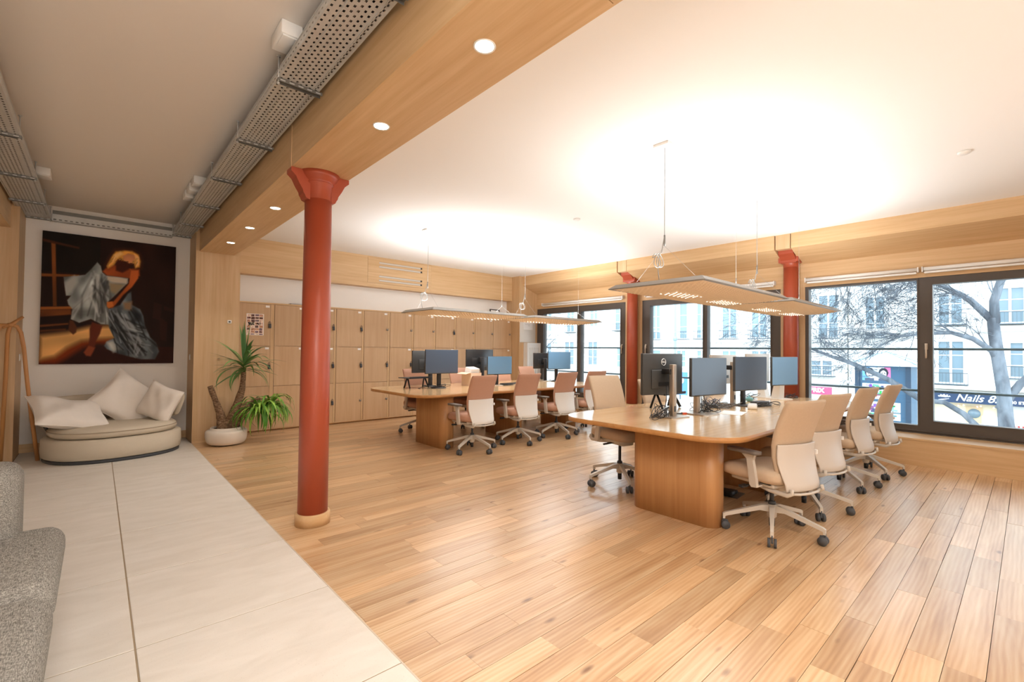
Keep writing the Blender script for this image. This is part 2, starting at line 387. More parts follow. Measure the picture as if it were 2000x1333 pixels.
# ---- windows
t = NT('window_glass'); tr = t.n('ShaderNodeBsdfTransparent'); gl = t.n('ShaderNodeBsdfGlossy'); gl.inputs['Roughness'].default_value = 0.02
tr.inputs[0].default_value = (.93, .97, .98, 1); fr = t.n('ShaderNodeFresnel'); fr.inputs[0].default_value = 1.35; ms = t.n('ShaderNodeMixShader')
t.l(fr.outputs[0], ms.inputs[0]); t.l(tr.outputs[0], ms.inputs[1]); t.l(gl.outputs[0], ms.inputs[2]); t.l(ms.outputs[0], t.out.inputs[0]); MATS['window_glass'] = t.m
def window(n, y0, y1, panes, handle, label):
    f = MB(); ys = [y0]
    z0, z1 = .324, 2.31
    edges = sorted([y0]+[p for q in panes for p in q[:2]]+[y1])
    f.box((7.815, y0, z0), (7.93, edges[1], z1)); f.box((7.815, edges[-2], z0), (7.93, y1, z1))
    for i in range(2, len(edges)-2, 2): f.box((7.815, edges[i], z0), (7.93, edges[i+1], z1))
    for a, b, za, zb in panes: f.box((7.815, a, z0), (7.93, b, za)); f.box((7.815, a, zb), (7.93, b, z1))
    w = struct(f.build('window_%d' % n, 'bronze_frame'), label)
    for a, b, za, zb in panes:
        s = MB(); d = .016
        s.box((7.806, a-d, za-d), (7.815, b+d, za)); s.box((7.806, a-d, zb), (7.815, b+d, zb+d)); s.box((7.806, a-d, za), (7.815, a, zb)); s.box((7.806, b, za), (7.815, b+d, zb))
        s.build('glazing_bead', 'bronze_frame', w)
        MB().box((7.868, a-.004, za-.004), (7.874, b+.004, zb+.004)).build('pane', 'window_glass', w)
    MB().box((7.795, y0+.02, .352), (7.815, y1-.02, .362)).box((7.79, y0, .324), (7.815, y1, .336)).build('bottom_rail', 'bronze_frame', w)
    for hy in handle:
        MB().rbox((7.795, hy-.016, 1.39), (7.815, hy+.016, 1.47), .004).rbox((7.775, hy-.011, 1.28), (7.79, hy+.011, 1.45), .005).box((7.785, hy-.008, 1.42), (7.80, hy+.008, 1.436)).build('handle', 'aluminium', w)
    return w
window(1, 5.338, 7.83, [(6.488, 5.47, .43, 2.185)[::1] and (5.47, 6.488, .43, 2.185), (6.589, 7.62, .43, 2.185)], (5.42,), 'dark framed window beside the radiator cover')
window(2, 2.536, 4.965, [(2.685, 3.688, .43, 2.2), (3.769, 4.796, .43, 2.2)], (4.88,), 'dark framed window between the two red columns')
window(3, -.22, 2.208, [(-.10, .803, .494, 2.213), (.952, 2.162, .425, 2.28)], (.865,), 'large dark framed window facing the nail shop')
window(4, -3.0, -.59, [(-2.9, -1.85, .43, 2.2), (-1.75, -.7, .43, 2.2)], (), 'dark framed window further along the street wall')
# street side railing bars
for i, (y0, y1) in enumerate(((5.30, 7.9), (2.5, 5.0), (-.3, 2.25), (-3.1, -.5))):
    if i == 3: continue
    rl = thing('window_railing', ('slim grey guard rail outside the first window', 'slim grey guard rail outside the middle window', 'slim grey guard rail outside the nail shop window')[i], 'railing', (8.06, y0, 0), 0, 'guard rails outside the windows')
    for z in (.855, 1.40): MB().tube([(0, 0, z), (0, y1-y0, z)], .017, 8).build('bar', mat('rail_paint', '5F7278', .45), rl)
    for y in (0, y1-y0): MB().tube([(0, y, .84), (0, y, 1.415)], .014, 8).box((-.07, y-.02, .84), (0, y+.02, .87)).box((-.07, y-.02, 1.385), (0, y+.02, 1.415)).build('bracket', 'rail_paint', rl)
# roller blinds
for y0, y1, lb in ((5.36, 7.60, 'rolled up white blind above the first window'), (2.60, 4.86, 'rolled up white blind above the middle window'), (.925, 2.19, 'rolled up white blind over the left pane of the nail shop window'), (-.30, .895, 'rolled up white blind over the right pane of the nail shop window')):
    b = thing('roller_blind', lb, 'blind', (7.745, y0, 2.385), 0, 'roller blinds above the windows')
    MB().tube([(0, .015, .022), (0, y1-y0-.015, .022)], .024, 16).build('roll', 'white_plastic', b)
    MB().rbox((-.012, .02, -.035), (.012, y1-y0-.02, -.008), .008).build('bottom_bar', 'white_plastic', b)
    for y in (0, y1-y0-.012): MB().box((-.03, y, -.015), (.058, y+.012, .05)).build('bracket', 'white_plastic', b)

# ---- columns
def capital_column(name, x, y, r0, r1, zt, label, big):
    c = thing(name, label, 'column', (x, y, 0), 0, None)
    if big:
        MB().lathe([(r0, .085), (r0*.985, 1.0), (r1, 2.46)], n=40).build('shaft', 'red_paint', c)
        MB().lathe([(r0+.018, 0), (r0+.018, .085), (r0+.014, .09), (r0, .09)], n=40).build('oak_collar', 'oak_across_room', c)
        MB().lathe([(r1, 2.44), (r1, 2.565), (r1+.012, 2.575), (r1+.014, 2.585), (r1+.010, 2.592), (r1+.018, 2.60), (r1+.040, 2.63), (r1+.055, ZB)], n=40).build('capital', 'red_paint', c)
        for sx in (-1, 1):
            pf = [(r1-.03, 2.44), (r1+.012, 2.455), (r1+.022, 2.478), (r1+.030, 2.488), (r1+.035, 2.51), (r1+.06, 2.55), (r1+.085, 2.60), (r1+.108, 2.622), (r1+.118, 2.63), (r1+.118, ZB-.001), (r1-.03, ZB-.001)]
            MB().prism([(sx*a, b) for a, b in (pf if sx > 0 else pf[::-1])], -.055, .055, axis=1).build('bracket', 'red_paint', c)
    else:
        MB().lathe([(r0, .324), (r1, 2.68)], n=32).build('shaft', 'red_paint', c)
        MB().lathe([(r1, 2.60), (r1+.006, 2.66), (r1+.012, 2.672), (r1+.006, 2.684), (r1+.03, 2.74), (r1+.045, 2.80)], n=32).build('capital', 'red_paint', c)
        pf = [(0, 2.66), (-r1-.01, 2.66), (-r1-.03, 2.70), (-r1-.085, 2.75), (-r1-.13, 2.78), (-r1-.14, 2.83), (0, 2.83)]
        MB().prism(pf, -.10, .10, axis=1).build('bracket', 'red_paint', c)
        MB().box((-r1-.25, -.095, 2.83), (.1, .095, CR)).build('oak_block', 'oak_vertical', c)
        MB().box((-r1-.03, -.13, 2.67), (.12, .13, 2.831)).build('abutment', 'red_paint', c)
    return c
capital_column('iron_column', 1.246, 3.645, .107, .097, ZB, 'tall red painted iron column carrying the oak beam', True)
capital_column('iron_column', 7.69, 5.11, .105, .098, CR, 'red iron column between the first and middle windows', False)
capital_column('iron_column', 7.69, 2.36, .105, .098, CR, 'red iron column between the middle and nail shop windows', False)
# ================================================================== lockers
LX = [(1.56, 2.054), (2.113, 2.565), (2.61, 3.069), (3.112, 3.575), (3.619, 4.086), (4.13, 4.593), (4.64, 5.10), (5.145, 5.603), (5.648, 6.115), (6.160, 6.645), (6.668, 7.175)]
ORD = ['leftmost oak locker column with the photo collage', 'oak locker column behind the tall plant leaves', 'oak locker column partly hidden by the red column', 'fourth oak locker column from the plant', 'fifth oak locker column from the plant', 'oak locker column behind the laptop stand', 'oak locker column behind the first desk monitor', 'eighth oak locker column from the plant', 'oak locker column behind the cardboard box', 'second oak locker column from the corner pillar', 'last oak locker column beside the corner pillar']
ZR = [(.04, .713), (.717, 1.353), (1.357, 2.018)]
lock_me = MB().rbox((-.020, -.02, .0), (.020, 0, .024), .004).tube([(-.012, -.012, .022), (-.012, -.014, .050), (-.006, -.014, .058), (.006, -.014, .058), (.012, -.014, .050), (.012, -.012, .022)], .0035, 6).rbox((-.019, -.03, -.045), (.019, -.008, .002), .005).mesh('padlock'); lock_me.materials.append(MATS['dark_grey_plastic'])
lock2_me = MB().rbox((-.020, -.018, -.012), (.020, 0, .014), .004).tube([(-.012, -.014, .012), (-.02, -.016, .035)], .004, 6).tube([(.012, -.014, .012), (.02, -.016, .035)], .004, 6).mesh('hasp'); lock2_me.materials.append(MATS['lock_metal'])
tag_me = MB().box((-.028, -.0015, -.016), (.028, 0, .016)).mesh('number_tag'); tag_me.materials.append(MATS['paper_white'])
for c, (x0, x1) in enumerate(LX):
    L = thing('locker', ORD[c], 'locker', (x0, YL, 0), 0, 'oak lockers along the far wall')
    nx = LX[c+1][0] if c+1 < len(LX) else 7.22
    w = x1-x0
    MB().box((-.0, .022, .03), (nx-x0-.002, YW-YL-.002, 2.022)).build('carcass', 'oak_door', L)
    MB().box((-.0, .045, 0), (nx-x0-.002, .06, .03)).build('plinth', 'oak_table_base', L)
    MB().box((-.0, -.004, 2.022), (nx-x0-.001, YW-YL-.002, 2.044)).build('top_board', 'oak_across_room', L)
    MB().box((-.0, -.002, .028), (nx-x0-.001, .03, .039)).build('bottom_rail', 'oak_across_room', L)
    if nx-x1 > .01: MB().box((w+.003, .003, .04), (nx-x0-.003, .022, 2.02)).build('stile', 'oak_vertical', L)
    for k, (z0, z1) in enumerate(ZR):
        d = MB().box((.003, 0, z0+.0015), (w-.001, .02, z1-.0015)).build('door', 'oak_door', L)
        zl = (.385, 1.03, 1.685)[k]; pad = rnd.random() < (.35, .75, .55)[k]
        if c in (0, 2): pad = True
        obj('lock' if pad else 'hasp', lock_me if pad else lock2_me, None, d, (w-.012, 0, zl))
        if k > 0 and not (k == 1 and c in (4, 6, 8)): obj('number_tag', tag_me, None, d, (w-.045, 0, z1-.036))
# collage poster on the first locker
def paint_mesh(name, W, H, img, axis='xz'):
    ny, nx, _ = img.shape
    xs = np.linspace(0, W, nx+1); zs = np.linspace(H, 0, ny+1)
    X, Z = np.meshgrid(xs, zs); n = (nx+1)*(ny+1)
    co = np.zeros((n, 3)); co[:, 0] = X.ravel(); co[:, 2] = Z.ravel()
    i = (np.arange(ny)[:, None]*(nx+1)+np.arange(nx)[None, :]).ravel()
    q = np.stack([i, i+nx+1, i+nx+2, i+1], 1)
    me = bpy.data.meshes.new(name); me.from_pydata(co.tolist(), [], q.tolist())
    a = me.color_attributes.new('paint', 'FLOAT_COLOR', 'CORNER')
    lin_ = np.where(img <= .04045, img/12.92, ((img+.055)/1.055)**2.4)
    c = np.ones((ny*nx, 4, 4)); c[:, :, :3] = lin_.reshape(-1, 1, 3); a.data.foreach_set('color', c.ravel())
    return me
attr_mat('printed_paper', .55); attr_mat('oil_paint', .6, .15)
rs = np.random.RandomState(4)
img = np.ones((44, 32, 3))*np.array([.93, .85, .80])
for r0 in range(0, 44, 6):
    for c0 in range(0, 32, 8):
        base = rs.choice([0, 1, 2, 3]); b = np.array([[.35, .22, .2], [.75, .55, .45], [.9, .8, .72], [.45, .35, .4]])[base]
        h, w_ = rs.randint(4, 6), rs.randint(6, 8)
        img[r0:r0+h, c0:c0+w_] = np.clip(b+rs.uniform(-.22, .22, (min(h, 44-r0), min(w_, 32-c0), 1))+rs.uniform(-.06, .06, (min(h, 44-r0), min(w_, 32-c0), 3)), 0, 1)
img[17:24, 2:14] = np.where(rs.rand(7, 12, 1) < .75, .06, img[17:24, 2:14]); img[18:23, 18:27] = np.where(rs.rand(5, 9, 1) < .7, .08, img[18:23, 18:27])
po = thing('photo_collage', 'colourful photo collage sheet stuck on the leftmost locker', 'poster', (1.712, YL-.0035, 1.522))
MB().box((0, .0008, 0), (.245, .0028, .335)).build('sheet', 'paper_white', po)
obj('print', paint_mesh('print', .229, .319, img), 'printed_paper', po, (.008, 0, .008))
# thermostat on the pier
th = thing('thermostat', 'small white thermostat with grey display on the oak pier', 'thermostat', (1.412, YP, 1.695))
MB().rbox((-.026, -.016, -.024), (.026, 0, .024), .004).build('case', 'white_plastic', th)
MB().box((-.013, -.0172, -.010), (.013, -.0158, .010)).build('display', 'dark_grey_plastic', th)
for x, y, sx, lb in ((.9925, 8.02, 1, 'small white switch on the side of the pier right of the painting'), (-.6915, 8.02, -1, 'small white switch on the side of the pier left of the painting')):
    s = thing('light_switch', lb, 'switch', (x, y, 1.18), 0, 'switches in the painting niche')
    a, b = (-.008, 0) if sx > 0 else (0, .008)
    MB().rbox((a, -.03, -.04), (b, .03, .04), .002).build('plate', 'white_plastic', s)
    MB().rbox((-.0115 if sx > 0 else .0065, -.012, -.02), (-.0065 if sx > 0 else .0115, .012, .02), .001).build('rocker', 'paper_white', s)
# framed picture, red ribbon pieces and a dark folder on top of the lockers
pf = thing('picture_frame', 'small black framed photograph leaning on top of the lockers', 'picture frame', (6.80, 8.16, 2.0445)); pf.rotation_euler = (R(-12), 0, R(4))
f = MB(); f.box((-.15, -.01, 0), (.15, .01, .02)).box((-.15, -.01, .20), (.15, .01, .22)).box((-.15, -.01, .02), (-.13, .01, .2)).box((.13, -.01, .02), (.15, .01, .2))
f.build('frame', 'black_plastic', pf); MB().box((-.13, -.004, .02), (.13, .004, .2)).build('mount', 'paper_white', pf)
MB().box((-.085, -.0055, .055), (.085, -.004, .165)).build('photograph', mat('photo_grey', '8C8A84', .5, var=.5, scale=45), pf)
rb = thing('ribbon_bow', 'crimson ribbon bow lying beside the small picture frame', 'bow', (7.08, 8.13, 2.044))
for sx in (-1, 1):
    MB().tube([(0, 0, .03), (sx*.03, -.01, .06), (sx*.07, 0, .055), (sx*.075, .01, .02), (sx*.03, 0, .02), (0, 0, .03)], .012, 8).build('loop', mat('crimson', 'C8324E', .5), rb)
MB().rbox((-.015, -.015, .0), (.015, .015, .045), .006).build('knot', 'crimson', rb)
fo = thing('folder', 'dark folder lying flat on top of the lockers beside the red column', 'folder', (2.36, 8.10, 2.0445))
MB().box((0, 0, 0), (.40, .14, .004)).build('back_cover', 'black_plastic', fo); MB().box((.004, .004, .004), (.396, .136, .012)).build('sheets', 'paper_white', fo); MB().box((0, 0, .012), (.40, .14, .016)).build('front_cover', 'black_plastic', fo)
# white notice panel with a paper sheet, radiator cover
nb = thing('notice_panel', 'white notice panel with a pinned sheet on the corner pillar', 'notice board', (7.245, 7.83, 1.512))
MB().rbox((0, -.012, 0), (.50, 0, .62), .003).build('panel', 'white_metal', nb)
pg = MB(); n_ = 8
for i in range(n_+1):
    for xx in (.10, .40): pg.v.append((xx, -.0135-.02*(i/n_)**2*(1 if xx < .2 else .3), .46-.165*i/n_))
for i in range(n_): pg.f.append((2*i, 2*i+2, 2*i+3, 2*i+1)); pg.sm.append(True)
pp = pg.build('sheet', 'paper_white', nb)
for k in range(3): MB().box((.16, -.0155, .42-.03*k), (.31, -.0145, .424-.03*k)).build('text_line', 'photo_grey', nb)
rc = thing('radiator_cover', 'white slatted radiator cover standing in the window corner', 'radiator cover', (7.372, 7.698, 0))
MB().box((0, 0, 0), (.03, .13, 1.50)).box((.40, 0, 0), (.43, .13, 1.50)).box((.03, 0, 1.39), (.40, .13, 1.50)).box((.03, 0, 0), (.40, .13, .12)).box((.03, .11, .12), (.40, .13, 1.39)).build('case', 'white_metal', rc)
for k in range(6): MB().box((.03+.0645*k, .0, .12), (.03+.0645*k+.0465, .03, 1.39)).build('slat', 'white_metal', rc)
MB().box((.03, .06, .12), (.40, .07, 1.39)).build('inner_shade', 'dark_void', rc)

# ================================================================== meeting tables
def table(x0, x1, y0, y1, bases, label):
    t_ = thing('meeting_table', label, 'table', ((x0+x1)/2, (y0+y1)/2, 0))
    hx, hy = (x1-x0)/2, (y1-y0)/2; cx, cy_ = (x0+x1)/2, (y0+y1)/2
    def top(inset, za, zb, m, nm): return MB().prism(rrect(-hx+inset, -hy+inset, hx-inset, hy-inset, .30-inset, 10), za, zb, side_smooth=True).build(nm, m, t_)
    top(0, .703, .740, 'oak_table_edge', 'edge_band'); top(.003, .7395, .7412, 'oak_table_top', 'table_top')
    for bx0, bx1, by0, by1 in bases:
        MB().prism(rrect(bx0-cx, by0-cy_, bx1-cx, by1-cy_, .10, 8), 0, .703, side_smooth=True).build('pedestal', 'oak_table_base', t_)
    MB().box((bases[0][1]-cx, -.02, .60), (bases[-1][0]-cx, .02, .69)).build('cable_tray', 'dark_grey_plastic', t_)
    return t_
wood('oak_table_edge', 0, 'AD7A45', 'C8955F', 0.35)
T1 = table(3.13, 6.98, 1.32, 2.90, [(3.455, 3.68, 1.57, 2.31), (4.75, 4.98, 1.62, 2.36), (6.05, 6.28, 1.62, 2.36)], 'nearer long oak meeting table with rounded corners by the beige chairs')
T2 = table(3.02, 6.85, 5.07, 6.72, [(3.435, 3.66, 5.20, 5.96), (4.72, 4.95, 5.22, 5.96), (6.0, 6.23, 5.22, 5.96)], 'farther long oak meeting table with rounded corners by the pink chairs')

# ================================================================== office chairs
def ring(w, t, y, z, bend, n=8):
    """rounded rectangle ring in the xy plane, bent so that its sides come forward"""
    pts = []
    r = t*.49
    for sx, sy, a0 in ((1, -1, -90), (1, 1, 0), (-1, 1, 90), (-1, -1, 180)):
        for i in range(5):
            a = R(a0+90*i/4); pts.append((sx*(w-r)+r*math.cos(a), sy*(t/2-r)+r*math.sin(a)))
    out = []
    # subdivide long sides
    full = []
    m = len(pts)
    for i, p in enumerate(pts):
        full.append(p); q = pts[(i+1) % m]
        if abs(p[0]-q[0]) > w*.5:
            for k in range(1, n): full.append((p[0]+(q[0]-p[0])*k/n, p[1]+(q[1]-p[1])*k/n))
    return [(x, y+v+bend*(x/w)**2, z) for x, v in full]
def make_chair(fabric, label, dz=0.0):
    c = thing('office_chair', label, 'office chair')
    prof = [(.43, -.205), (.45, -.204), (.52, -.190), (.60, -.178), (.68, -.180), (.76, -.198), (.85, -.228), (.94, -.265), (.985, -.285), (1.0, -.292)]
    rings = []
    for i, (z, y) in enumerate(prof):
        s = min(1.0, (z-.42)/.28); w = .183+.022*s
        t_ = .052 if z > .70 else .040
        e = {0: .4, 1: .85, len(prof)-2: .85, len(prof)-1: .45}.get(i, 1)
        rings.append(ring(w-(1-e)*.012, t_*e, y, z+dz, .030))
    MB().loft(rings).build('backrest', fabric, c)
    sp = [(.372, -.262), (.385, -.268), (.42, -.264), (.48, -.243), (.56, -.222), (.63, -.217), (.685, -.222), (.69, -.222)]
    rings = []
    for i, (z, y) in enumerate(sp):
        w = .172+.030*min(1, (z-.365)/.2)
        rings.append(ring(w, .014 if i else .008, y, z+dz, .034))
    MB().loft(rings).build('back_shell', 'chair_shell_white' if fabric == 'pink_fabric' else 'chair_shell_shaded', c)
    MB().rbox((.202, -.205, .60+dz), (.214, -.185, .63+dz), .002).build('fabric_tag', 'paper_white', c)
    # seat
    s = MB(); prof = [(.405, .86), (.42, .97), (.44, 1.0), (.47, 1.0), (.49, .97), (.502, .88), (.506, .7)]
    rings = []
    for z, k in prof:
        p = rrect(-.245*k, .035-.245*k, .245*k, .035+.245*k, .10*k, 5)
        rings.append([(x, y, z+dz-(.02*max(0, (y-.12)/.16)**2)) for x, y in p])
    s.loft(rings).build('seat', fabric, c)
    # frame under the seat that turns up into the back
    f = MB()
    for sx in (-1, 1):
        f.tube([(sx*.162, -.262, .40+dz), (sx*.165, -.268, .372+dz), (sx*.168, -.235, .352+dz), (sx*.165, -.10, .355+dz), (sx*.14, .06, .372+dz)], [.013, .015, .016, .016, .012], 8, flat=.8)
    f.tube([(-.168, -.250, .366+dz), (-.09, -.275, .362+dz), (0, -.282, .360+dz), (.09, -.275, .362+dz), (.168, -.250, .366+dz)], .009, 8)
    f.rbox((-.19, -.15, .372+dz), (.19, .20, .405+dz), .012)
    f.rbox((-.075, -.11, .325+dz), (.075, .12, .375+dz), .015)
    f.build('seat_frame', 'chair_frame', c)
    MB().tube([(-.12, .02, .365+dz), (-.25, .03, .362+dz)], .007, 8).rbox((-.30, .012, .352+dz), (-.235, .048, .372+dz), .006).tube([(.12, .06, .365+dz), (.27, .07, .36+dz)], .009, 8).build('lever', 'black_plastic', c)
    MB().rbox((-.20, -.13, .394+dz), (.20, -.05, .41+dz), .004).build('slide_rail', 'black_plastic', c)
    MB().tube([(0, 0, .19), (0, 0, .335+dz)], .0145, 14).lathe([(.026, .205), (.026, .222), (.02, .23)], n=16).build('gas_cylinder', 'dark_grey_plastic', c)
    for sx in (-1, 1):
        pr_ = [(-.075, .375), (-.035, .37), (-.02, .385), (.005, .565), (.045, .598), (.045, .606), (-.06, .606), (-.045, .56), (-.07, .43)]
        MB().prism([(a, b+dz) for a, b in pr_], sx*.243, sx*.268, axis=0).box((min(sx*.15, sx*.262), -.065, .372+dz), (max(sx*.15, sx*.262), -.035, .386+dz)).build('arm_post', 'chair_frame', c)
        MB().prism(rrect(sx*.262-.04, -.10, sx*.262+.04, .16, .036, 5), .606+dz, .628+dz, side_smooth=True).build('arm_pad', 'pad_grey', c)
    MB().lathe([(.020, .105), (.032, .115), (.034, .19), (.028, .205)], n=20).build('hub', 'chair_frame', c)
    MB().lathe([(.019, .045), (.020, .105)], n=16).build('hub_foot', 'black_plastic', c)
    return c
def arm_meshes():
    pf = [(.02, .150), (.02, .200), (.07, .198), (.325, .122), (.342, .112), (.342, .075), (.328, .075), (.326, .094), (.30, .102), (.09, .158)]
    rings = []
    m = MB()
    n = len(pf); o = 0
    hw = lambda r: .019-.008*min(1, r/.3)
    v = [(r, -hw(r), z) for r, z in pf]+[(r, hw(r), z) for r, z in pf]
    m.add(v, [tuple(reversed(range(n))), tuple(n+i for i in range(n))]+[(i, (i+1) % n, n+(i+1) % n, n+i) for i in range(n)])
    a = m.mesh('base_arm'); a.materials.append(MATS['chair_frame'])
    k = MB()
    k.tube([(.336, 0, .086), (.336, 0, .055)], .008, 8).rbox((.305, -.007, .03), (.345, .007, .066), .004)
    for s in (-1, 1): k.tube([(.325, s*.010, .031), (.325, s*.028, .031)], .031, 16)
    # hooded housing over the wheels
    b = k.mesh('caster'); b.materials.append(MATS['grey_rubber']); return a, b
ARM, CAST = arm_meshes()
def dress_base(c, off, spin=0.0):
    for k in range(5):
        a = R(off+72*k)-c.rotation_euler.z
        obj('base_arm', ARM, None, c, (0, 0, 0), (0, 0, a))
        ca = rnd.uniform(0, 2*PI)
        q = obj('caster', CAST, None, c); q.rotation_euler = (0, 0, a)
def place(src, x, y, face, off, label):
    """face: compass bearing the sitter looks to, clockwise from the far wall"""
    c = copy_tree(src); c.location = (x, y, 0); c.rotation_euler = (0, 0, -R(face)); c['label'] = label
    dress_base(c, off); return c
proto_b = make_chair('beige_fabric', 'beige'); proto_b['group'] = 'beige chairs around the nearer table'
proto_h = make_chair('beige_fabric', 'beige', .07); proto_h['group'] = 'beige chairs around the nearer table'
proto_p = make_chair('pink_fabric', 'pink'); proto_p['group'] = 'pink chairs around the farther table'
place(proto_b, 3.765, 1.285, 17, 55, 'beige office chair nearest the viewer, back turned, at the nearer table')
place(proto_b, 4.555, 1.30, 15, 0, 'second beige office chair in the near side row of the nearer table')
place(proto_b, 5.657, 1.30, 9, 9, 'third beige office chair in the near side row of the nearer table')
place(proto_b, 6.455, 1.23, 7, 5, 'beige office chair closest to the window sill at the nearer table')
place(proto_h, 3.94, 2.755, 193, 15, 'raised beige office chair facing us behind the left corner of the nearer table')
place(proto_b, 4.92, 2.79, 186, 30, 'beige office chair hidden behind the first monitor pair of the nearer table')
place(proto_b, 6.62, 2.80, 180, 20, 'beige office chair on the far side near the middle window')
place(proto_p, 3.715, 4.921, 0, 60, 'pink office chair, leftmost in the near side row of the farther table')
place(proto_p, 4.575, 4.96, 4, 42, 'second pink office chair in the near side row of the farther table')
place(proto_p, 5.38, 4.95, 4, 40, 'third pink office chair in the near side row of the farther table')
place(proto_p, 6.16, 4.99, 6, 50, 'last pink office chair in the near side row of the farther table')
place(proto_p, 3.93, 6.58, 180, 20, 'pink office chair behind the laptop stand at the farther table')
place(proto_p, 4.82, 6.58, 180, 10, 'pink office chair behind the cardboard box at the farther table')
place(proto_p, 5.82, 6.58, 180, 33, 'pink office chair behind the light blue screen at the farther table')
place(proto_p, 6.50, 6.58, 180, 50, 'pink office chair in front of the radiator cover')
for p_ in (proto_b, proto_h, proto_p):
    for ch in list(p_.children): bpy.data.objects.remove(ch)
    bpy.data.objects.remove(p_)
# ================================================================== things on the tables
ZT = .7412
def monitor(x, y, face, zc, label, group, w=.60, h=.355, screen='screen_dark', back='monitor_back', stand='aluminium', tilt=0, style='column', logo=False, depth=.17):
    """face: bearing the screen looks to, clockwise from the far wall"""
    m = thing('monitor', label, 'monitor', (x, y, ZT), -R(face), group)
    q = R(tilt)
    z0 = zc-ZT
    pm = MB().rbox((-w/2, -.022, -h/2), (w/2, .008, h/2), .006, 2).build('casing', back, m, (0, .02, z0), (q, 0, 0))
    MB().box((-w/2+.004, .0082, -h/2+.012), (w/2-.004, .0092, h/2-.004)).build('screen', screen, pm)
    MB().rbox((-w*.30, -.030, -h*.36), (w*.30, -.02, h*.10), .004).build('rear_housing', back, pm)
    MB().box((-w*.14, -.0312, -h*.30), (w*.14, -.028, -h*.20)).build('port_recess', 'black_plastic', pm)
    if style == 'column':
        MB().rbox((-.026, -depth+.04, .008), (.026, -depth+.085, z0+.09), .005).build('stand_column', stand, m)
        MB().rbox((-.05, -depth+.06, z0+.0), (.05, -.02, z0+.05), .006).build('stand_head', 'black_plastic', m)
        MB().prism(rrect(-.125, -depth-.03, .125, .05, .012, 3), 0, .010).build('stand_foot', stand, m)
        MB().prism(rrect(-.012, -depth+.038, .012, -depth+.041, .0012, 2), .05, .10).build('cable_slot', 'dark_grey_plastic', m)
    elif style == 'wedge':
        MB().prism([(-.13, .008), (-.02, .008), (.0, z0+.09), (-.03, z0+.09)], -.05, .05, axis=0).build('stand_column', stand, m)
        MB().rbox((-.04, -.04, z0), (.04, -.0, z0+.06), .006).build('stand_head', 'black_plastic', m)
        MB().prism(rrect(-.11, -.17, .11, .06, .012, 3), 0, .010).build('stand_foot', stand, m)
    else:
        MB().rbox((-.035, -.085, .01), (.035, -.06, z0+.05), .008).build('stand_column', 'black_plastic', m)
        MB().rbox((-.05, -.075, z0-.03), (.05, -.02, z0+.05), .01).build('stand_head', 'black_plastic', m)
        MB().lathe([(.105, 0), (.105, .008), (.03, .016)], (0, -.06, 0), 28).build('stand_foot', 'dark_grey_plastic' if stand != 'aluminium' else stand, m)
    if logo:
        lg = MB(); pts = [(.030*math.cos(2*PI*i/28), 0, .030*math.sin(2*PI*i/28)) for i in range(29)]
        lg.tube(pts, .0032, 6); lo_ = lg.build('logo', mat('logo_silver', 'E6E6E6', .3, metal=.2), pm, (0, -.0235, h*.29))
        obj('logo_lettering', text_mesh('DELL', .021, .0008, 0, .0006), 'logo_silver', lo_, (0, -.001, 0), (PI/2, 0, 0))
    return m
g1, g2 = 'monitors on the nearer table', 'monitors on the farther table'
monitor(3.90, 2.255, 9, 1.125, 'monitor seen from behind with a round logo, leftmost on the nearer table', g1, .55, .375, logo=True)
monitor(4.275, 2.02, 188, 1.10, 'dark screen monitor second from the left on the nearer table', g1, .55, .355, screen='screen_dark')
monitor(5.47, 2.38, 8, 1.13, 'silver backed monitor half hidden behind the screen on a black stand', g1, .52, .34, back='monitor_back_silver', style='column')
monitor(5.33, 2.05, 193, 1.10, 'dark blue screen monitor on a thick black stand, middle of the nearer table', g1, .55, .37, screen='screen_dark', stand='black_plastic', style='post')
monitor(6.60, 2.42, 10, 1.13, 'monitor with logo seen from behind near the red column', g1, .53, .37, back='monitor_back_silver', logo=True, stand='white_metal', style='wedge')
monitor(6.48, 2.08, 194, 1.10, 'light blue screen monitor on a white stand at the window end', g1, .53, .36, screen='screen_blue_glare', stand='white_metal', style='wedge')
monitor(3.86, 5.90, 186, 1.145, 'large dark screen monitor, first on the farther table', g2, .545, .36, screen='screen_dark', stand='black_plastic', style='post')
monitor(3.94, 6.40, 2, 1.13, 'monitor hidden behind the first large screen of the farther table', g2, .56, .35, stand='black_plastic', style='post')
monitor(4.86, 6.24, 2, 1.155, 'black monitor seen from behind above the cardboard box', g2, .56, .36, stand='black_plastic', style='post', back='glossy_black') if MATS.setdefault('glossy_black', mat('glossy_black', '2A2B2D', .22)) else 0
monitor(4.94, 5.83, 186, 1.075, 'smaller light blue screen in the middle of the farther table', g2, .48, .30, screen='screen_blue_glare', style='post')
monitor(6.40, 6.25, 4, 1.13, 'dark monitor seen from behind in front of the first window', g2, .45, .30, back='glossy_black', style='post')
monitor(6.52, 5.95, 190, 1.14, 'light blue screen in front of the first window', g2, .53, .33, screen='screen_blue_glare', stand='white_metal', style='post')

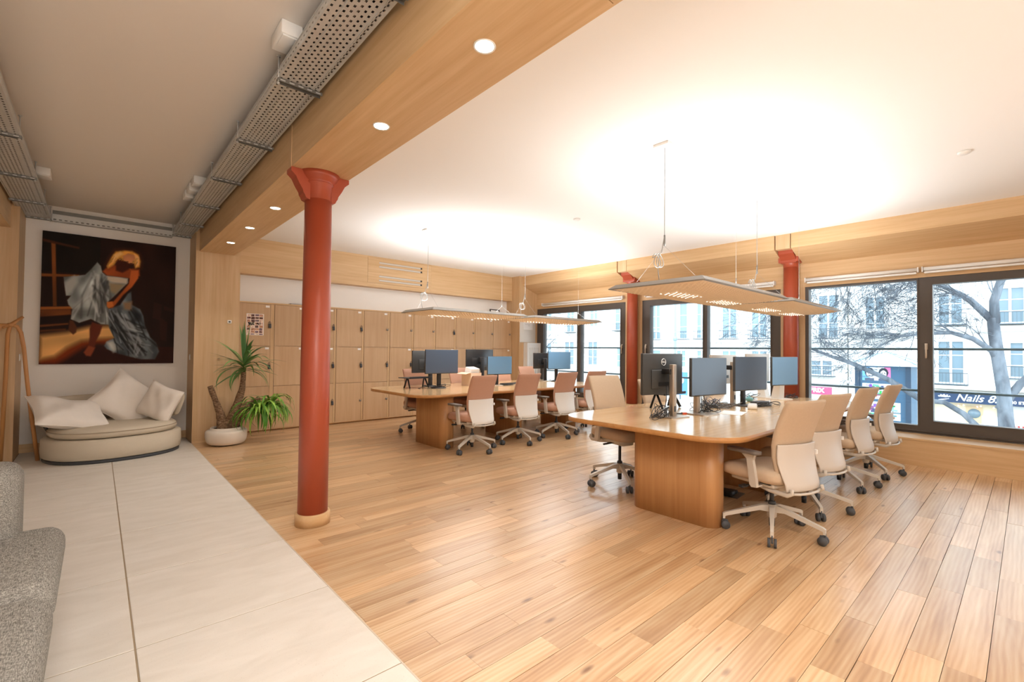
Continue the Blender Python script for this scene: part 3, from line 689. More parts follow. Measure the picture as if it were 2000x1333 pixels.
def bundle(x, y, sx, sy, sz, n, label, seed, material='cable_black', r=.0028, name='cable_tangle'):
    q = random.Random(seed); t_ = thing(name, label, 'cables', (x, y, ZT))
    for k in range(n):
        ph, a, b = q.uniform(0, 6.3), q.uniform(.5, 1), q.uniform(.5, 1); cx, cy_ = q.uniform(-.35, .35)*sx, q.uniform(-.35, .35)*sy
        turns = q.uniform(1.2, 2.4); pts = []
        hgt = q.uniform(.3, 1)*sz
        for i in range(34):
            u = i/33; an = ph+2*PI*turns*u
            pts.append((cx+sx*.5*a*math.cos(an)*(.7+.3*math.sin(5*u+ph)), cy_+sy*.5*b*math.sin(an*1.0), max(r, r+hgt*(.5+.5*math.sin(an*1.3+ph))*(1-.35*u))))
        MB().tube(pts, r, 5).build('cable', material, t_)
    return t_
bundle(3.70, 2.20, .24, .14, .17, 5, 'loose black cable loops left of the first monitor foot', 3)
bundle(4.44, 2.14, .28, .18, .16, 6, 'loose black cable loops right of the second monitor foot', 5)
bundle(5.02, 2.15, .30, .22, .07, 6, 'grey cable heap left of the black monitor stand', 8, 'cable_grey') if MATS.setdefault('cable_grey', mat('cable_grey', '55514C', .5)) else 0
bundle(5.62, 1.98, .42, .16, .04, 6, 'flat cable heap right of the black monitor stand', 9)
bundle(5.10, 2.36, .14, .14, .15, 4, 'bluish wire ball standing behind the cable heap', 12, mat('cable_blue', '3A4260', .5))
bundle(6.30, 2.42, .30, .16, .08, 4, 'dark cables between the two window end monitors', 14)
bundle(6.85, 2.10, .22, .12, .06, 4, 'dark cables beside the light blue screen at the window end', 15)
bundle(3.78, 6.02, .36, .14, .06, 5, 'black cables around the first monitor foot of the farther table', 17)
bundle(5.16, 5.86, .26, .16, .03, 5, 'cables under the smaller light blue screen', 19)
bundle(6.62, 6.05, .30, .16, .05, 3, 'grey cable loops below the screen at the first window', 21, 'cable_grey')
# cables hanging from the monitor backs
for i, (p0, p1, lb) in enumerate((((3.90, 2.21, 1.03), (3.80, 2.17, .75), 'pair of black leads hanging from the first monitor'), ((4.33, 2.10, .98), (4.42, 2.14, .75), 'pair of black leads hanging behind the second monitor'))):
    t_ = thing('monitor_lead', lb, 'cables', (p1[0], p1[1], ZT))
    for k in (-1, 1):
        a = Vector(p0)-Vector(p1); MB().tube([(a.x+.02*k, a.y, a.z), (a.x*.9+.03*k, a.y-.01, a.z*.6), (a.x*.3+.05*k, a.y*.5-.02, a.z*.25), (.03*k, 0, .004)], .0035, 6).build('cable', 'cable_black', t_)
# white power brick / puck, blue tin, pen, small books and docks
hd = thing('docking_hub', 'white rounded power hub in the cable heap', 'power hub', (5.16, 1.95, ZT), R(20))
MB().rbox((-.12, -.045, 0), (.12, .045, .045), .018, 3).build('case', 'white_plastic', hd); MB().rbox((-.10, -.047, .016), (.10, -.043, .03), .001).build('socket_strip', 'pad_grey', hd)
hs = thing('headset', 'folded dark headset lying left of the cable heap', 'headset', (4.90, 2.24, ZT), R(30))
for sx in (-1, 1): MB().lathe([(.02, 0), (.038, .006), (.04, .025), (.022, .036)], (sx*.045, 0, 0), 18).build('ear_cup', 'dark_grey_plastic', hs)
MB().tube([(-.05*math.cos(PI*i/12)*1.2, .03+.07*math.sin(PI*i/12), .02+.03*math.sin(PI*i/12)) for i in range(13)], .007, 8).build('head_band', 'dark_grey_plastic', hs)
tn = thing('small_jar', 'small turquoise jar with a pointed lid behind the docking stack', 'jar', (5.86, 2.25, ZT))
MB().lathe([(.018, 0), (.042, .012), (.046, .03), (.036, .048), (.02, .052)], n=24).build('jar_body', mat('turquoise', '6FA9B0', .3), tn); MB().lathe([(.022, .05), (.018, .058), (.006, .064), (.005, .08), (.002, .084)], n=16).build('lid', 'turquoise', tn)
ds = thing('docking_station', 'flat grey docking station among the cables', 'dock', (5.72, 2.08, ZT), R(-12))
MB().rbox((-.11, -.05, 0), (.11, .05, .028), .006).build('case', 'dark_grey_plastic', ds); MB().box((-.09, -.0512, .008), (.09, -.0498, .02)).build('port_row', 'black_plastic', ds)
pn = thing('marker_pen', 'dark marker pen with a red cap between the first two monitors', 'pen', (4.10, 2.20, ZT+.007), R(-25))
MB().tube([(-.085, 0, 0), (.03, 0, 0)], .0065, 10).build('barrel', 'dark_grey_plastic', pn); MB().tube([(.03, 0, 0), (.075, 0, 0), (.08, 0, 0)], [.0078, .0078, .004], 10).build('cap', mat('red_plastic', 'E2542E', .4), pn)
# laptop stands
def laptop_stand(x, y, face, label):
    s = thing('laptop_stand', label, 'laptop stand', (x, y, ZT), -R(face), 'folding laptop stands')
    MB().rbox((-.21, -.14, .150), (.21, .13, .162), .004).build('tray', 'dark_grey_plastic', s, None, None)
    MB().box((-.21, -.155, .148), (.21, -.14, .175)).build('lip', 'black_plastic', s)
    for sx in (-1, 1):
        for b in (-.11, .03): MB().tube([(sx*.16, -.02+b*.15, .15), (sx*.175, b, .006)], .010, 6, flat=1.5).build('leg', 'black_plastic', s)
    return s
laptop_stand(3.60, 6.22, 180, 'black folding laptop stand on the left end of the farther table').rotation_euler = (0, 0, R(8))
laptop_stand(4.44, 2.58, 0, 'dark folding laptop stand behind the second monitor of the nearer table')
bx = thing('cardboard_box', 'open cardboard box with white papers on the farther table', 'box', (4.595, 6.12, ZT), R(8))
b_ = MB(); b_.box((-.12, -.11, 0), (.12, .11, .006)).box((-.12, -.11, .006), (.12, -.104, .21)).box((-.12, .104, .006), (.12, .11, .21)).box((-.12, -.104, .006), (-.114, .104, .21)).box((.114, -.104, .006), (.12, .104, .21))
b_.build('carton', mat('cardboard', 'DCC3AE', .8, var=.05), bx)
MB().box((-.05, -.112, .06), (.05, -.1105, .15)).build('oval_label', 'photo_grey', bx)
MB().box((-.24, -.11, .205), (-.12, .11, .209), rot=Matrix.Rotation(R(-12), 3, 'Y')).build('flap', 'cardboard', bx)
MB().box((-.09, -.08, .20), (.10, .06, .29), rot=Matrix.Rotation(R(14), 3, 'X')).build('papers', 'paper_white', bx)
MB().box((-.05, -.085, .26), (.06, -.08, .27)).build('paper_print', 'photo_grey', bx)
sh = thing('paper_sheet', 'white paper sheet lying on the nearer table in front of the cable heap', 'paper', (4.62, 1.93, ZT+.0004), R(12))
MB().box((-.15, -.105, 0), (.15, .105, .0012)).build('page', 'paper_white', sh)
kb = thing('keyboard', 'thin dark keyboard lying by the cables of the farther table', 'keyboard', (5.36, 6.02, ZT), R(4))
MB().rbox((-.2, -.06, 0), (.2, .06, .014), .004).build('case', 'dark_grey_plastic', kb); MB().box((-.19, -.05, .014), (.19, .05, .018)).build('key_field', 'black_plastic', kb)
# floor socket with plugs below the nearest chair
fs = thing('floor_socket', 'metal floor socket with a black plug under the nearer table', 'socket', (4.45, 1.88, .001), R(5))
MB().rbox((-.11, -.10, 0), (.11, .10, .005), .002).build('cover', 'galvanised_dark', fs); MB().rbox((-.13, -.06, .005), (-.02, .06, .06), .02, 3).build('plug', 'black_plastic', fs); MB().rbox((.0, -.05, .005), (.07, .03, .035), .01, 2).build('plug', 'black_plastic', fs)

# ================================================================== pendant lamps
t = NT('lamp_felt').set(base='F0DFCB', rough=0.8, spec=0.2); MATS['lamp_felt'] = t.m
t.b.inputs['Emission Color'].default_value = (*lin('FFD9B0'), 1); t.b.inputs['Emission Strength'].default_value = 0.0
mat('lamp_frame', '8D867D', 0.45, metal=0.2)
emit('led_white', 'FFF3E2', 1.8)
def lamp_meshes(W=1.76, D=.86):
    nx, ny = 176, 86; xs = np.linspace(-W/2+.03, W/2-.03, nx+1); ys = np.linspace(-D/2+.03, D/2-.03, ny+1)
    X, Y = np.meshgrid(xs, ys, indexing='ij'); px_, py_ = X/.05, Y/.05
    e = np.minimum(1, np.minimum((W/2-.03-np.abs(X))/.16, (D/2-.03-np.abs(Y))/.16))
    Z = -.012-.030*e-.012*(np.cos(2*PI*px_)*np.cos(2*PI*py_))*np.clip(e*3, 0, 1)
    v = np.stack([X, Y, Z], -1).reshape(-1, 3)
    i = (np.arange(nx)[:, None]*(ny+1)+np.arange(ny)[None, :]).ravel(); q = np.stack([i, i+1, i+ny+2, i+ny+1], 1)
    me = bpy.data.meshes.new('waffle'); me.from_pydata(v.tolist(), [], q.tolist()); me.polygons.foreach_set('use_smooth', [True]*len(q)); me.materials.append(MATS['lamp_felt'])
    f = MB(); a, b = W/2, D/2
    o = [(-a, -b), (a, -b), (a, b), (-a, b)]; i_ = [(-a+.045, -b+.045), (a-.045, -b+.045), (a-.045, b-.045), (-a+.045, b-.045)]
    f.add([(x, y, -.012) for x, y in o]+[(x, y, -.006) for x, y in o]+[(x, y, .03) for x, y in i_]+[(x, y, -.012) for x, y in i_],
          [(k, (k+1) % 4, 4+(k+1) % 4, 4+k) for k in range(4)]+[(4+k, 4+(k+1) % 4, 8+(k+1) % 4, 8+k) for k in range(4)]+[(12+k, 12+(k+1) % 4, (k+1) % 4, k) for k in range(4)]+[(8, 9, 10, 11)])
    fm = f.mesh('frame'); fm.materials.append(MATS['lamp_frame'])
    d = MB()
    for cx in (-.42, .42):
        for ii in range(-6, 7):
            for jj in range(-2, 3):
                if (ii+jj) % 2 == 0: d.lathe([(.0075, 0), (.0075, .003)], (cx+ii*.0354, jj*.0354, -.0575), 8, False)
    dm = d.mesh('led_lens'); dm.materials.append(MATS['led_white'])
    return me, fm, dm
WAF, FRM, LED = lamp_meshes()
def coil(cx, cy_, cz, r, turns=2.2):
    return [(cx+r*math.cos(a), cy_+.006*math.sin(a*2)+.004*a, cz+r*math.sin(a)) for a in [2*PI*turns*i/40+PI/2 for i in range(41)]]
def pendant(cx, cy_, label, up):
    z = 1.873
    L = thing('pendant_lamp', label, 'pendant lamp', (cx, cy_, z), 0, 'flat pendant lamps over the tables')
    stuff(obj('waffle', WAF, None, L)); obj('frame', FRM, None, L); stuff(obj('led_lens', LED, None, L))
    MB().box((-.70, -.28, .030), (.70, .28, .036)).build('uplight_diffuser', emit('uplight', 'FFFCF6', 4.0) if 'uplight' not in MATS else 'uplight', L)
    top = CR-z
    MB().prism(rrect(-.77, -.07, -.63, .07, .006, 3), top-.022, top-.001).build('canopy', 'white_plastic', L)
    cz = .30
    MB().tube([(-.70, 0, top-.02), (-.698, .002, top*.6), (-.70, 0, cz+.12)], .003, 6).build('power_cord', 'cord_clear', L)
    MB().tube([(-.70, 0, cz+.12), (-.70, 0, cz+.03)], .007, 8).build('cord_grip', 'galvanised_dark', L)
    MB().tube([(-.70, 0, cz+.12), (-.735, 0, cz-.0)]+coil(-.735, 0, cz-.09, .058)+[(-.76, .01, cz-.05), (-.80, 0, .12), (-.78, 0, .03)], .0036, 6).build('cord_coil', 'cord_clear', L)
    for sy in (-1, 1): MB().tube([(-.70, 0, cz+.03), (-.70, sy*.30, .02)], .0009, 5).build('wire', 'cord_clear', L)
    MB().tube([(.70, 0, top), (.70, 0, .16)], .0011, 5).build('wire', 'cord_clear', L)
    MB().tube([(.70, 0, .16), (.70, 0, .22)], .005, 6).build('cord_grip', 'galvanised_dark', L)
    for sy in (-1, 1): MB().tube([(.70, 0, .17), (.70, sy*.25, .02)], .0011, 5).build('wire', 'cord_clear', L)
    MB().lathe([(.012, top-.012), (.012, top-.001)], (.70, 0, 0), 12).build('ceiling_button', 'white_plastic', L)
    area('uplight_source', (0, 0, .06), (PI, 0, 0), 1.5, .6, up, (.90, .95, 1), L)
    area('downlight_source', (0, 0, -.075), (0, 0, 0), 1.2, .5, up*.45, (1, .97, .93), L)
    return L
pendant(4.17, 2.0, 'flat waffle pendant lamp over the left half of the nearer table', 19)
pendant(6.12, 2.0, 'flat waffle pendant lamp over the window half of the nearer table', 19)
pendant(4.20, 5.73, 'flat waffle pendant lamp over the left half of the farther table', 32)
pendant(6.12, 5.73, 'flat waffle pendant lamp over the window half of the farther table', 32)
# recessed downlights in the beam
emit('downlight_glow', 'FFEBCF', 22.0)
for k, y in enumerate((1.582, 2.573, 4.785, 5.777, 6.770)):
    d = thing('downlight', ('round recessed downlight nearest the viewer in the oak beam', 'recessed downlight second from the viewer, just before the red column', 'recessed downlight just beyond the red column', 'recessed downlight second from the far end of the beam', 'recessed downlight at the far end of the beam')[k], 'downlight', (1.237, y, ZB), 0, 'downlights in the oak beam')
    MB().lathe([(.040, -.001), (.048, -.006), (.050, -.003), (.050, .001), (.040, .001)], n=32, caps=False).build('trim_ring', 'white_plastic', d)
    MB().lathe([(.041, -.0025), (.041, -.0005)], n=32).build('lens', 'downlight_glow', d)
    sp = bpy.data.lights.new('downlight_source', 'SPOT'); sp.energy = 22; sp.spot_size = R(110); sp.spot_blend = .8; sp.shadow_soft_size = .04; sp.color = (1, .93, .83)
    so = bpy.data.objects.new('downlight_source', sp); COL.objects.link(so); so.parent = d; so.location = (0, 0, -.02)
# small ceiling sensors
for x, y, lb in ((4.6, 3.9, 'small white smoke detector in the middle of the office ceiling'), (5.4, .35, 'small white detector on the ceiling near the nail shop window')):
    s = thing('smoke_detector', lb, 'detector', (x, y, CR), 0, 'ceiling detectors')
    MB().lathe([(.045, 0), (.045, -.012), (.03, -.022), (.001, -.024)][::-1], n=24).build('housing', 'white_plastic', s)
# ================================================================== cable trays on the lounge ceiling
def tray_mesh(L, W, H, seed):
    """perforated U tray, open top, running along +y; real slots"""
    q = random.Random(seed); m = MB(); pitch = .044
    ys = []
    for k in range(int(L/pitch)): ys += [k*pitch, k*pitch+.005, k*pitch+.022, k*pitch+.027]
    ys.append(int(L/pitch)*pitch); n = len(ys)
    rows = [.012, .045] + [.070+.026*i for i in range(6)] + [W-.022]
    xs = [0]
    for c in rows: xs += [c-.0055, c+.0055]
    xs.append(W)
    def sheet(P, us, nrow):
        for j in range(len(us)-1):
            slot = j % 2 == 1; r_ = j//2
            run = None
            for i in range(n-1):
                hole = False
                if slot:
                    ph = i % 4; hole = (ph == 1) if r_ % 2 == 0 else (ph == 3)
                if hole:
                    if run is not None: m.add([P(us[j], ys[run]), P(us[j+1], ys[run]), P(us[j+1], ys[i]), P(us[j], ys[i])], [(0, 1, 2, 3)]); run = None
                else:
                    if not slot:
                        continue
                    if run is None: run = i
            if slot and run is not None: m.add([P(us[j], ys[run]), P(us[j+1], ys[run]), P(us[j+1], ys[-1]), P(us[j], ys[-1])], [(0, 1, 2, 3)])
            if not slot: m.add([P(us[j], 0), P(us[j+1], 0), P(us[j+1], ys[-1]), P(us[j], ys[-1])], [(0, 1, 2, 3)])
    sheet(lambda u, y: (u, y, 0), xs, 0)
    hz = [0, H*.5-.004, H*.5+.004, H]
    sheet(lambda u, y: (0, y, u), hz, 0); sheet(lambda u, y: (W, y, u), hz, 0)
    for x in (0, W): m.box((x-.004, 0, H-.004), (x+.004, ys[-1], H))
    for x in (.058, W-.036): m.box((x-.0025, 0, -.004), (x+.0025, ys[-1], 0))
    return m
def strut(parent, x0, x1, y, z, rod_x, top):
    s = MB(); s.box((x0, y-.018, z), (x1, y+.018, z+.004)).box((x0, y-.02, z-.016), (x1, y-.018, z+.004)).box((x0, y+.018, z-.016), (x1, y+.02, z+.004))
    o = s.build('strut', 'galvanised_dark', parent)
    for k in range(5):
        xx = x0+(x1-x0)*(k+.5)/5; MB().box((xx-.014, y-.0207, z-.010), (xx+.014, y-.0199, z-.003)).build('slot', 'galvanised', o)
    MB().tube([(rod_x, y, z-.03), (rod_x, y, top-.03)], .0042, 8).lathe([(.009, -.012), (.009, 0)], (rod_x, y, z-.016), 6).lathe([(.012, -.008), (.012, 0)], (rod_x, y, top-.0305), 8).build('hanger_rod', 'galvanised', parent)
tR = thing('cable_tray', 'perforated steel cable tray hung along the oak beam', 'cable tray', (.770, -3.0, 2.935))
tray_mesh(11.15, .232, .055, 1).build('tray', 'galvanised', tR)
for k, y in enumerate((2.97, 4.05, 5.133, 6.23, 7.32, 8.15, 1.89, .80, -.28)): strut(tR, -.006, .25, y+3.0, -.006, .0, CL-2.935)
tL = thing('cable_tray', 'perforated steel cable tray hung along the left beam of the lounge', 'cable tray', (-.735, -3.0, 2.915))
tray_mesh(11.15, .265, .055, 2).build('tray', 'galvanised', tL)
for k, y in enumerate((2.95, 4.0, 5.09, 6.27, 7.32, 8.18)): strut(tL, -.01, .275, y+3.0, -.006, .262, CL-2.915)
tB = thing('cable_tray', 'narrow steel cable tray crossing above the painting', 'cable tray', (-.46, 8.20, 2.90))
m = MB(); 
n_ = 24; m.box((0, 0, 0), (1.23, .004, .016)).box((0, 0, .030), (1.23, .004, .09)).box((0, 0, 0), (1.23, .07, .004))
for k in range(n_+1): m.box((k*1.23/n_-.012, 0, .016), (k*1.23/n_+.012, .004, .030))
m.build('tray', 'galvanised', tB)
MB().box((0, .064, .0), (1.23, .07, .15)).build('back_plate', 'galvanised_dark', tB)
for nm, x, z, n2, lb in (('cable_run', .775, 2.939, 9, 'black data cables lying in the tray along the oak beam'), ('cable_run', -.73, 2.919, 10, 'black data cables lying in the tray along the left beam')):
    c = thing(nm, lb, 'cables', (x, -2.9, z))
    for k in range(n2):
        q = random.Random(k*7+int(x*10)); xx = .018+.0235*k
        pts = [(xx+q.uniform(-.004, .004), 10.9*i/26, .011+q.uniform(0, .004)) for i in range(27)]
        MB().tube(pts, .0105, 6).build('cable', 'cable_black' if k % 4 else 'cable_grey', c)
for k, (x, y, lb) in enumerate(((.755, 2.76, 'white junction box on the ceiling nearest the viewer'), (.76, 5.83, 'white junction box by the third tray hanger'), (.755, 6.12, 'middle white junction box of the three on the ceiling'), (.755, 6.42, 'farthest white junction box beside the oak beam tray'), (-.44, 6.62, 'white junction box beside the left cable tray'))):
    j = thing('junction_box', lb, 'junction box', (x, y, CL), 0, 'white junction boxes on the lounge ceiling')
    sx = 1 if x > 0 else -1
    MB().rbox((-.055, -.10, -.075), (.055, .10, 0), .006).build('case', 'white_plastic', j)
    MB().rbox((-.045, -.09, -.083), (.045, .03, -.075), .003).build('cover', 'white_plastic', j)
    MB().tube([(sx*.052, -.03, -.05), (sx*.075, -.03, -.055), (sx*.09, -.02, -.10)], .009, 8).tube([(sx*.052, .03, -.04), (sx*.08, .035, -.045), (sx*.095, .03, -.10)], .008, 8).build('lead', 'cable_black', j)

# ================================================================== lounge: painting
PA = { 'winbar_v':[(58, 79),(87, 80),(107, 561),(82, 562)], 'winbar_h':[(-2, 322),(254, 309),(254, 326),(-1, 345)], 'winbar_top':[(2, 60),(249, 95),(249, 110),(2, 81)], 'sill':[(-1, 572),(214, 556),(215, 577),(0, 595)], 'bench':[(-3, 597),(202, 578),(207, 620),(-3, 647)], 'shelf':[(-1, 707),(188, 685),(189, 698),(-1, 724)], 'shelf2':[(0, 745),(173, 728),(173, 741),(0, 760)], 'leg':[(196, 663),(221, 667),(247, 713),(244, 756),(224, 774),(190, 740)], 'floorlight':[(-1, 786),(182, 757),(330, 711),(511, 696),(530, 794),(398, 805),(283, 824),(185, 876),(104, 944),(2, 969)], 'floorred':[(2, 969),(104, 944),(185, 876),(283, 824),(398, 805),(530, 794),(515, 848),(399, 840),(292, 876),(187, 953),(106, 1001),(2, 1000)], 'footleg':[(354, 671),(429, 699),(414, 761),(386, 823),(379, 867),(333, 867),(340, 789),(338, 728)], 'foot':[(333, 858),(383, 871),(367, 910),(351, 941),(318, 937),(300, 910)], 'cloth1':[(380, 197),(406, 225),(419, 277),(453, 300),(611, 304),(616, 340),(579, 379),(507, 465),(466, 503),(467, 565),(478, 689),(420, 686),(345, 649),(263, 682),(204, 655),(215, 577),(185, 545),(176, 511),(200, 476),(167, 478),(146, 335),(229, 320),(295, 305),(336, 258)], 'cloth_hi1':[(337, 319),(388, 341),(389, 394),(317, 512),(260, 566),(218, 543),(241, 456),(280, 367)], 'cloth_hi2':[(221, 320),(243, 370),(207, 450),(174, 460),(160, 376)], 'cloth_sh1':[(412, 339),(454, 353),(457, 495),(426, 593),(399, 481)], 'cloth_sh2':[(219, 569),(302, 573),(392, 551),(377, 622),(278, 643),(220, 620)], 'cloth_lt':[(453, 300),(611, 308),(604, 350),(504, 349),(454, 336)], 'cloth2':[(467, 565),(558, 524),(614, 431),(642, 410),(650, 519),(716, 552),(741, 606),(759, 688),(802, 780),(853, 826),(879, 901),(847, 967),(731, 966),(615, 938),(549, 919),(466, 884),(445, 858),(464, 822),(522, 794),(478, 706)], 'c2_dark':[(512, 705),(595, 739),(679, 828),(722, 920),(640, 911),(563, 812)], 'c2_hi':[(560, 650),(652, 674),(727, 699),(677, 728),(594, 703)], 'c2_hi2':[(596, 775),(646, 810),(663, 847),(622, 838)], 'c2_hi3':[(465, 831),(514, 812),(565, 884),(516, 911)], 'c2_dark2':[(658, 555),(725, 597),(743, 670),(676, 645)], 'arm':[(635, 238),(693, 232),(694, 296),(646, 374),(581, 442),(524, 526),(500, 554),(467, 547),(462, 512),(507, 500),(572, 415),(620, 348)], 'torso':[(419, 268),(460, 220),(518, 205),(635, 220),(701, 222),(706, 277),(636, 302),(611, 304),(453, 296)], 'neck':[(517, 178),(550, 148),(634, 184),(618, 231),(569, 263),(519, 250)], 'hair':[(451, 221),(483, 147),(515, 98),(582, 81),(640, 79),(691, 104),(708, 157),(701, 204),(668, 217),(659, 181),(634, 175),(584, 171),(533, 159),(501, 207),(460, 238)], 'face':[(566, 128),(607, 101),(657, 108),(671, 143),(651, 186),(617, 181),(575, 163)], 'hairhi':[(499, 127),(549, 94),(574, 109),(533, 141),(492, 190)], 'hairhi2':[(657, 99),(695, 122),(696, 186),(672, 207),(671, 143)], 'hand':[(458, 508),(499, 501),(508, 536),(475, 560),(458, 543)], 'sq1':[(826, 485),(893, 504),(883, 637),(816, 621)], 'sq2':[(906, 513),(993, 536),(994, 565),(910, 546)], 'sq3':[(874, 628),(891, 618),(941, 653),(935, 815),(885, 797)], 'cloth_peach':[(471, 352),(587, 360),(523, 437),(481, 422)], 'cloth_peach2':[(582, 505),(648, 492),(645, 565),(591, 558)],}
def paint():
    W, H = 250, 310
    u, v = np.meshgrid((np.arange(W)+.5)/W*1000, (np.arange(H)+.5)/H*1000)
    rs = np.random.RandomState(3)
    def nz(fx, fy, k=6, seed=0):
        r = np.random.RandomState(seed); o = np.zeros_like(u)
        for i in range(k):
            a, b, p = r.uniform(-1, 1)*fx, r.uniform(-1, 1)*fy, r.uniform(0, 6.3); o += np.sin(u*a/1000+v*b/1000+p)
        return o/k
    img = np.zeros((H, W, 3)); img[:] = (.13, .065, .045)
    img += (.05*np.exp(-((u-600)**2+(v-330)**2)/2/330**2))[..., None]*np.array([1, .45, .25])
    img *= (1+.25*nz(40, 18, 6, 1))[..., None]
    lw = (u < 400) & (v < 300); img[lw] = img[lw]*.5+np.array([.035, .035, .02])
    img[v > 860] = img[v > 860]*.5+np.array([.12, .04, .02])
    def sd(poly):
        P_ = np.array(poly, float); n = len(P_); d = np.full(u.shape, 1e9); ins = np.zeros(u.shape, bool)
        for i in range(n):
            a, b = P_[i], P_[(i+1) % n]; e = b-a; L = max(e@e, 1e-6)
            t_ = np.clip(((u-a[0])*e[0]+(v-a[1])*e[1])/L, 0, 1); d = np.minimum(d, np.hypot(u-a[0]-t_*e[0], v-a[1]-t_*e[1]))
            c = ((a[1] > v) != (b[1] > v)) & (u < (b[0]-a[0])*(v-a[1])/(b[1]-a[1]+1e-12)+a[0]); ins ^= c
        return np.where(ins, -d, d)
    def fill(k, col, soft=5, tex=None, op=1.0):
        a = np.clip(.5-sd(PA[k])/(2*soft), 0, 1)*op
        c = np.array(col)[None, None, :]*(np.ones(u.shape) if tex is None else tex)[..., None]
        img[:] = img*(1-a[..., None])+c*a[..., None]
    def stroke(pts, wd, col, op=.8, clip=None):
        P_ = np.array(pts, float); d = np.full(u.shape, 1e9)
        for a, b in zip(P_[:-1], P_[1:]):
            e = b-a; L = max(e@e, 1e-6); t_ = np.clip(((u-a[0])*e[0]+(v-a[1])*e[1])/L, 0, 1); d = np.minimum(d, np.hypot(u-a[0]-t_*e[0], v-a[1]-t_*e[1]))
        a = np.exp(-(d/wd)**2)*op
        if clip is not None: a = a*clip
        img[:] = img*(1-a[..., None])+np.array(col)*a[..., None]
    for k in ('winbar_v', 'winbar_h'): fill(k, (.50, .28, .12), 4, 1+.3*nz(12, 12, 4, 5))
    fill('winbar_top', (.28, .15, .08), 5)
    fill('sill', (.62, .36, .16), 4); fill('bench', (.42, .23, .10), 5, 1+.35*nz(30, 60, 5, 6)); fill('shelf', (.42, .24, .12), 4); fill('shelf2', (.35, .2, .1), 4)
    fill('floorred', (.50, .20, .06), 22); fill('floorlight', (.93, .70, .42), 24, 1+.12*nz(20, 40, 5, 7)); fill('leg', (.34, .19, .11), 5)
    fill('footleg', (.38, .17, .10), 6, 1+.35*nz(40, 5, 4, 8)); fill('foot', (.55, .26, .15), 6)
    for k in ('sq1', 'sq2', 'sq3'): fill(k, (.22, .12, .10), 4, None, .5)
    fo = 1+.34*np.sin(u*.045+1.5*np.sin(v*.018)+v*.012)*.6+.28*nz(60, 45, 7, 9)
    fill('torso', (.60, .28, .12), 7, 1+.25*nz(25, 25, 5, 11)); fill('hair', (.42, .20, .07), 34, None, .9)
    stroke([(640, 330), (700, 350), (715, 400)], 22, (.92, .55, .28), .8, np.clip(.5-sd(PA['torso'])/10, 0, 1)); stroke([(470, 330), (520, 340)], 18, (.85, .42, .16), .7, np.clip(.5-sd(PA['torso'])/10, 0, 1))
    fill('hair', (.95, .66, .30), 9, 1+.25*nz(80, 50, 7, 10)); fill('neck', (.27, .10, .045), 8)
    fill('face', (.82, .54, .36), 6, 1+.15*nz(40, 40, 5, 12)); fill('hairhi', (1, .80, .48), 9); fill('hairhi2', (1, .78, .50), 8)
    fill('cloth2', (.36, .39, .41), 6, fo*(1+.3*nz(75, 70, 8, 13)))
    fill('c2_dark', (.17, .18, .19), 22, fo); fill('c2_dark2', (.18, .19, .21), 16, fo); fill('c2_hi', (.60, .62, .62), 14, fo); fill('c2_hi2', (.66, .68, .68), 12); fill('c2_hi3', (.58, .58, .56), 14, fo)
    fill('cloth1', (.56, .58, .57), 5, fo); fill('cloth_hi1', (.70, .73, .73), 24, fo); fill('cloth_hi2', (.70, .70, .68), 14); fill('cloth_sh1', (.33, .35, .36), 16); fill('cloth_sh2', (.40, .41, .40), 18, fo); fill('cloth_lt', (.80, .74, .66), 8); fill('cloth_peach', (.62, .54, .42), 12); fill('cloth_peach2', (.58, .46, .36), 12)
    c1 = np.clip(.5-sd(PA['cloth1'])/8, 0, 1); c2 = np.clip(.5-sd(PA['cloth2'])/8, 0, 1); q = random.Random(6)
    for k in range(26):
        x0, x1 = q.uniform(330, 470), q.uniform(200, 520); g = q.choice((.86, .78, .30, .24, .66))
        stroke([(x0, 300+q.uniform(-30, 120)), ((x0+x1)/2+q.uniform(-40, 40), 470), (x1, q.uniform(560, 690))], q.uniform(5, 13), (g, g*1.01, g), .55, c1)
    for k in range(40):
        x0 = q.uniform(470, 660); y0 = q.uniform(560, 760); g = q.choice((.74, .62, .12, .10, .16, .5))
        stroke([(x0, y0), (x0+q.uniform(30, 120), y0+q.uniform(60, 130)), (x0+q.uniform(60, 240), y0+q.uniform(120, 260))], q.uniform(4, 12), (g*.97, g, g*1.03), .6, c2)
    hm = np.clip(.5-sd(PA['hair'])/14, 0, 1)
    for k in range(22):
        x0, y0 = q.uniform(480, 690), q.uniform(130, 190); g = q.uniform(.6, 1)
        stroke([(x0, y0), (x0-q.uniform(10, 50), y0+q.uniform(30, 70)), (x0-q.uniform(20, 80), y0+q.uniform(60, 120))], 4, (1*g, .72*g, .38*g), .7, hm)
    for p0, p1 in (((580, 175), (610, 170)), ((630, 180), (655, 185)), ((615, 215), (640, 220))): stroke([p0, p1], 4, (.2, .08, .04), .8)
    fill('arm', (.74, .37, .17), 6, 1+.22*nz(30, 20, 4, 14)); fill('hand', (.82, .45, .22), 5)
    return np.clip(img, 0, 1)
pt = thing('painting', 'large dark oil painting of a figure in flowing grey cloth above the pale sofa', 'painting', (-.541, YW-.037, 1.09))
MB().box((0, .001, 0), (1.361, .036, 1.681)).build('canvas', 'dark_void', pt)
obj('painted_surface', paint_mesh('painted_surface', 1.361, 1.681, paint()), 'oil_paint', pt)

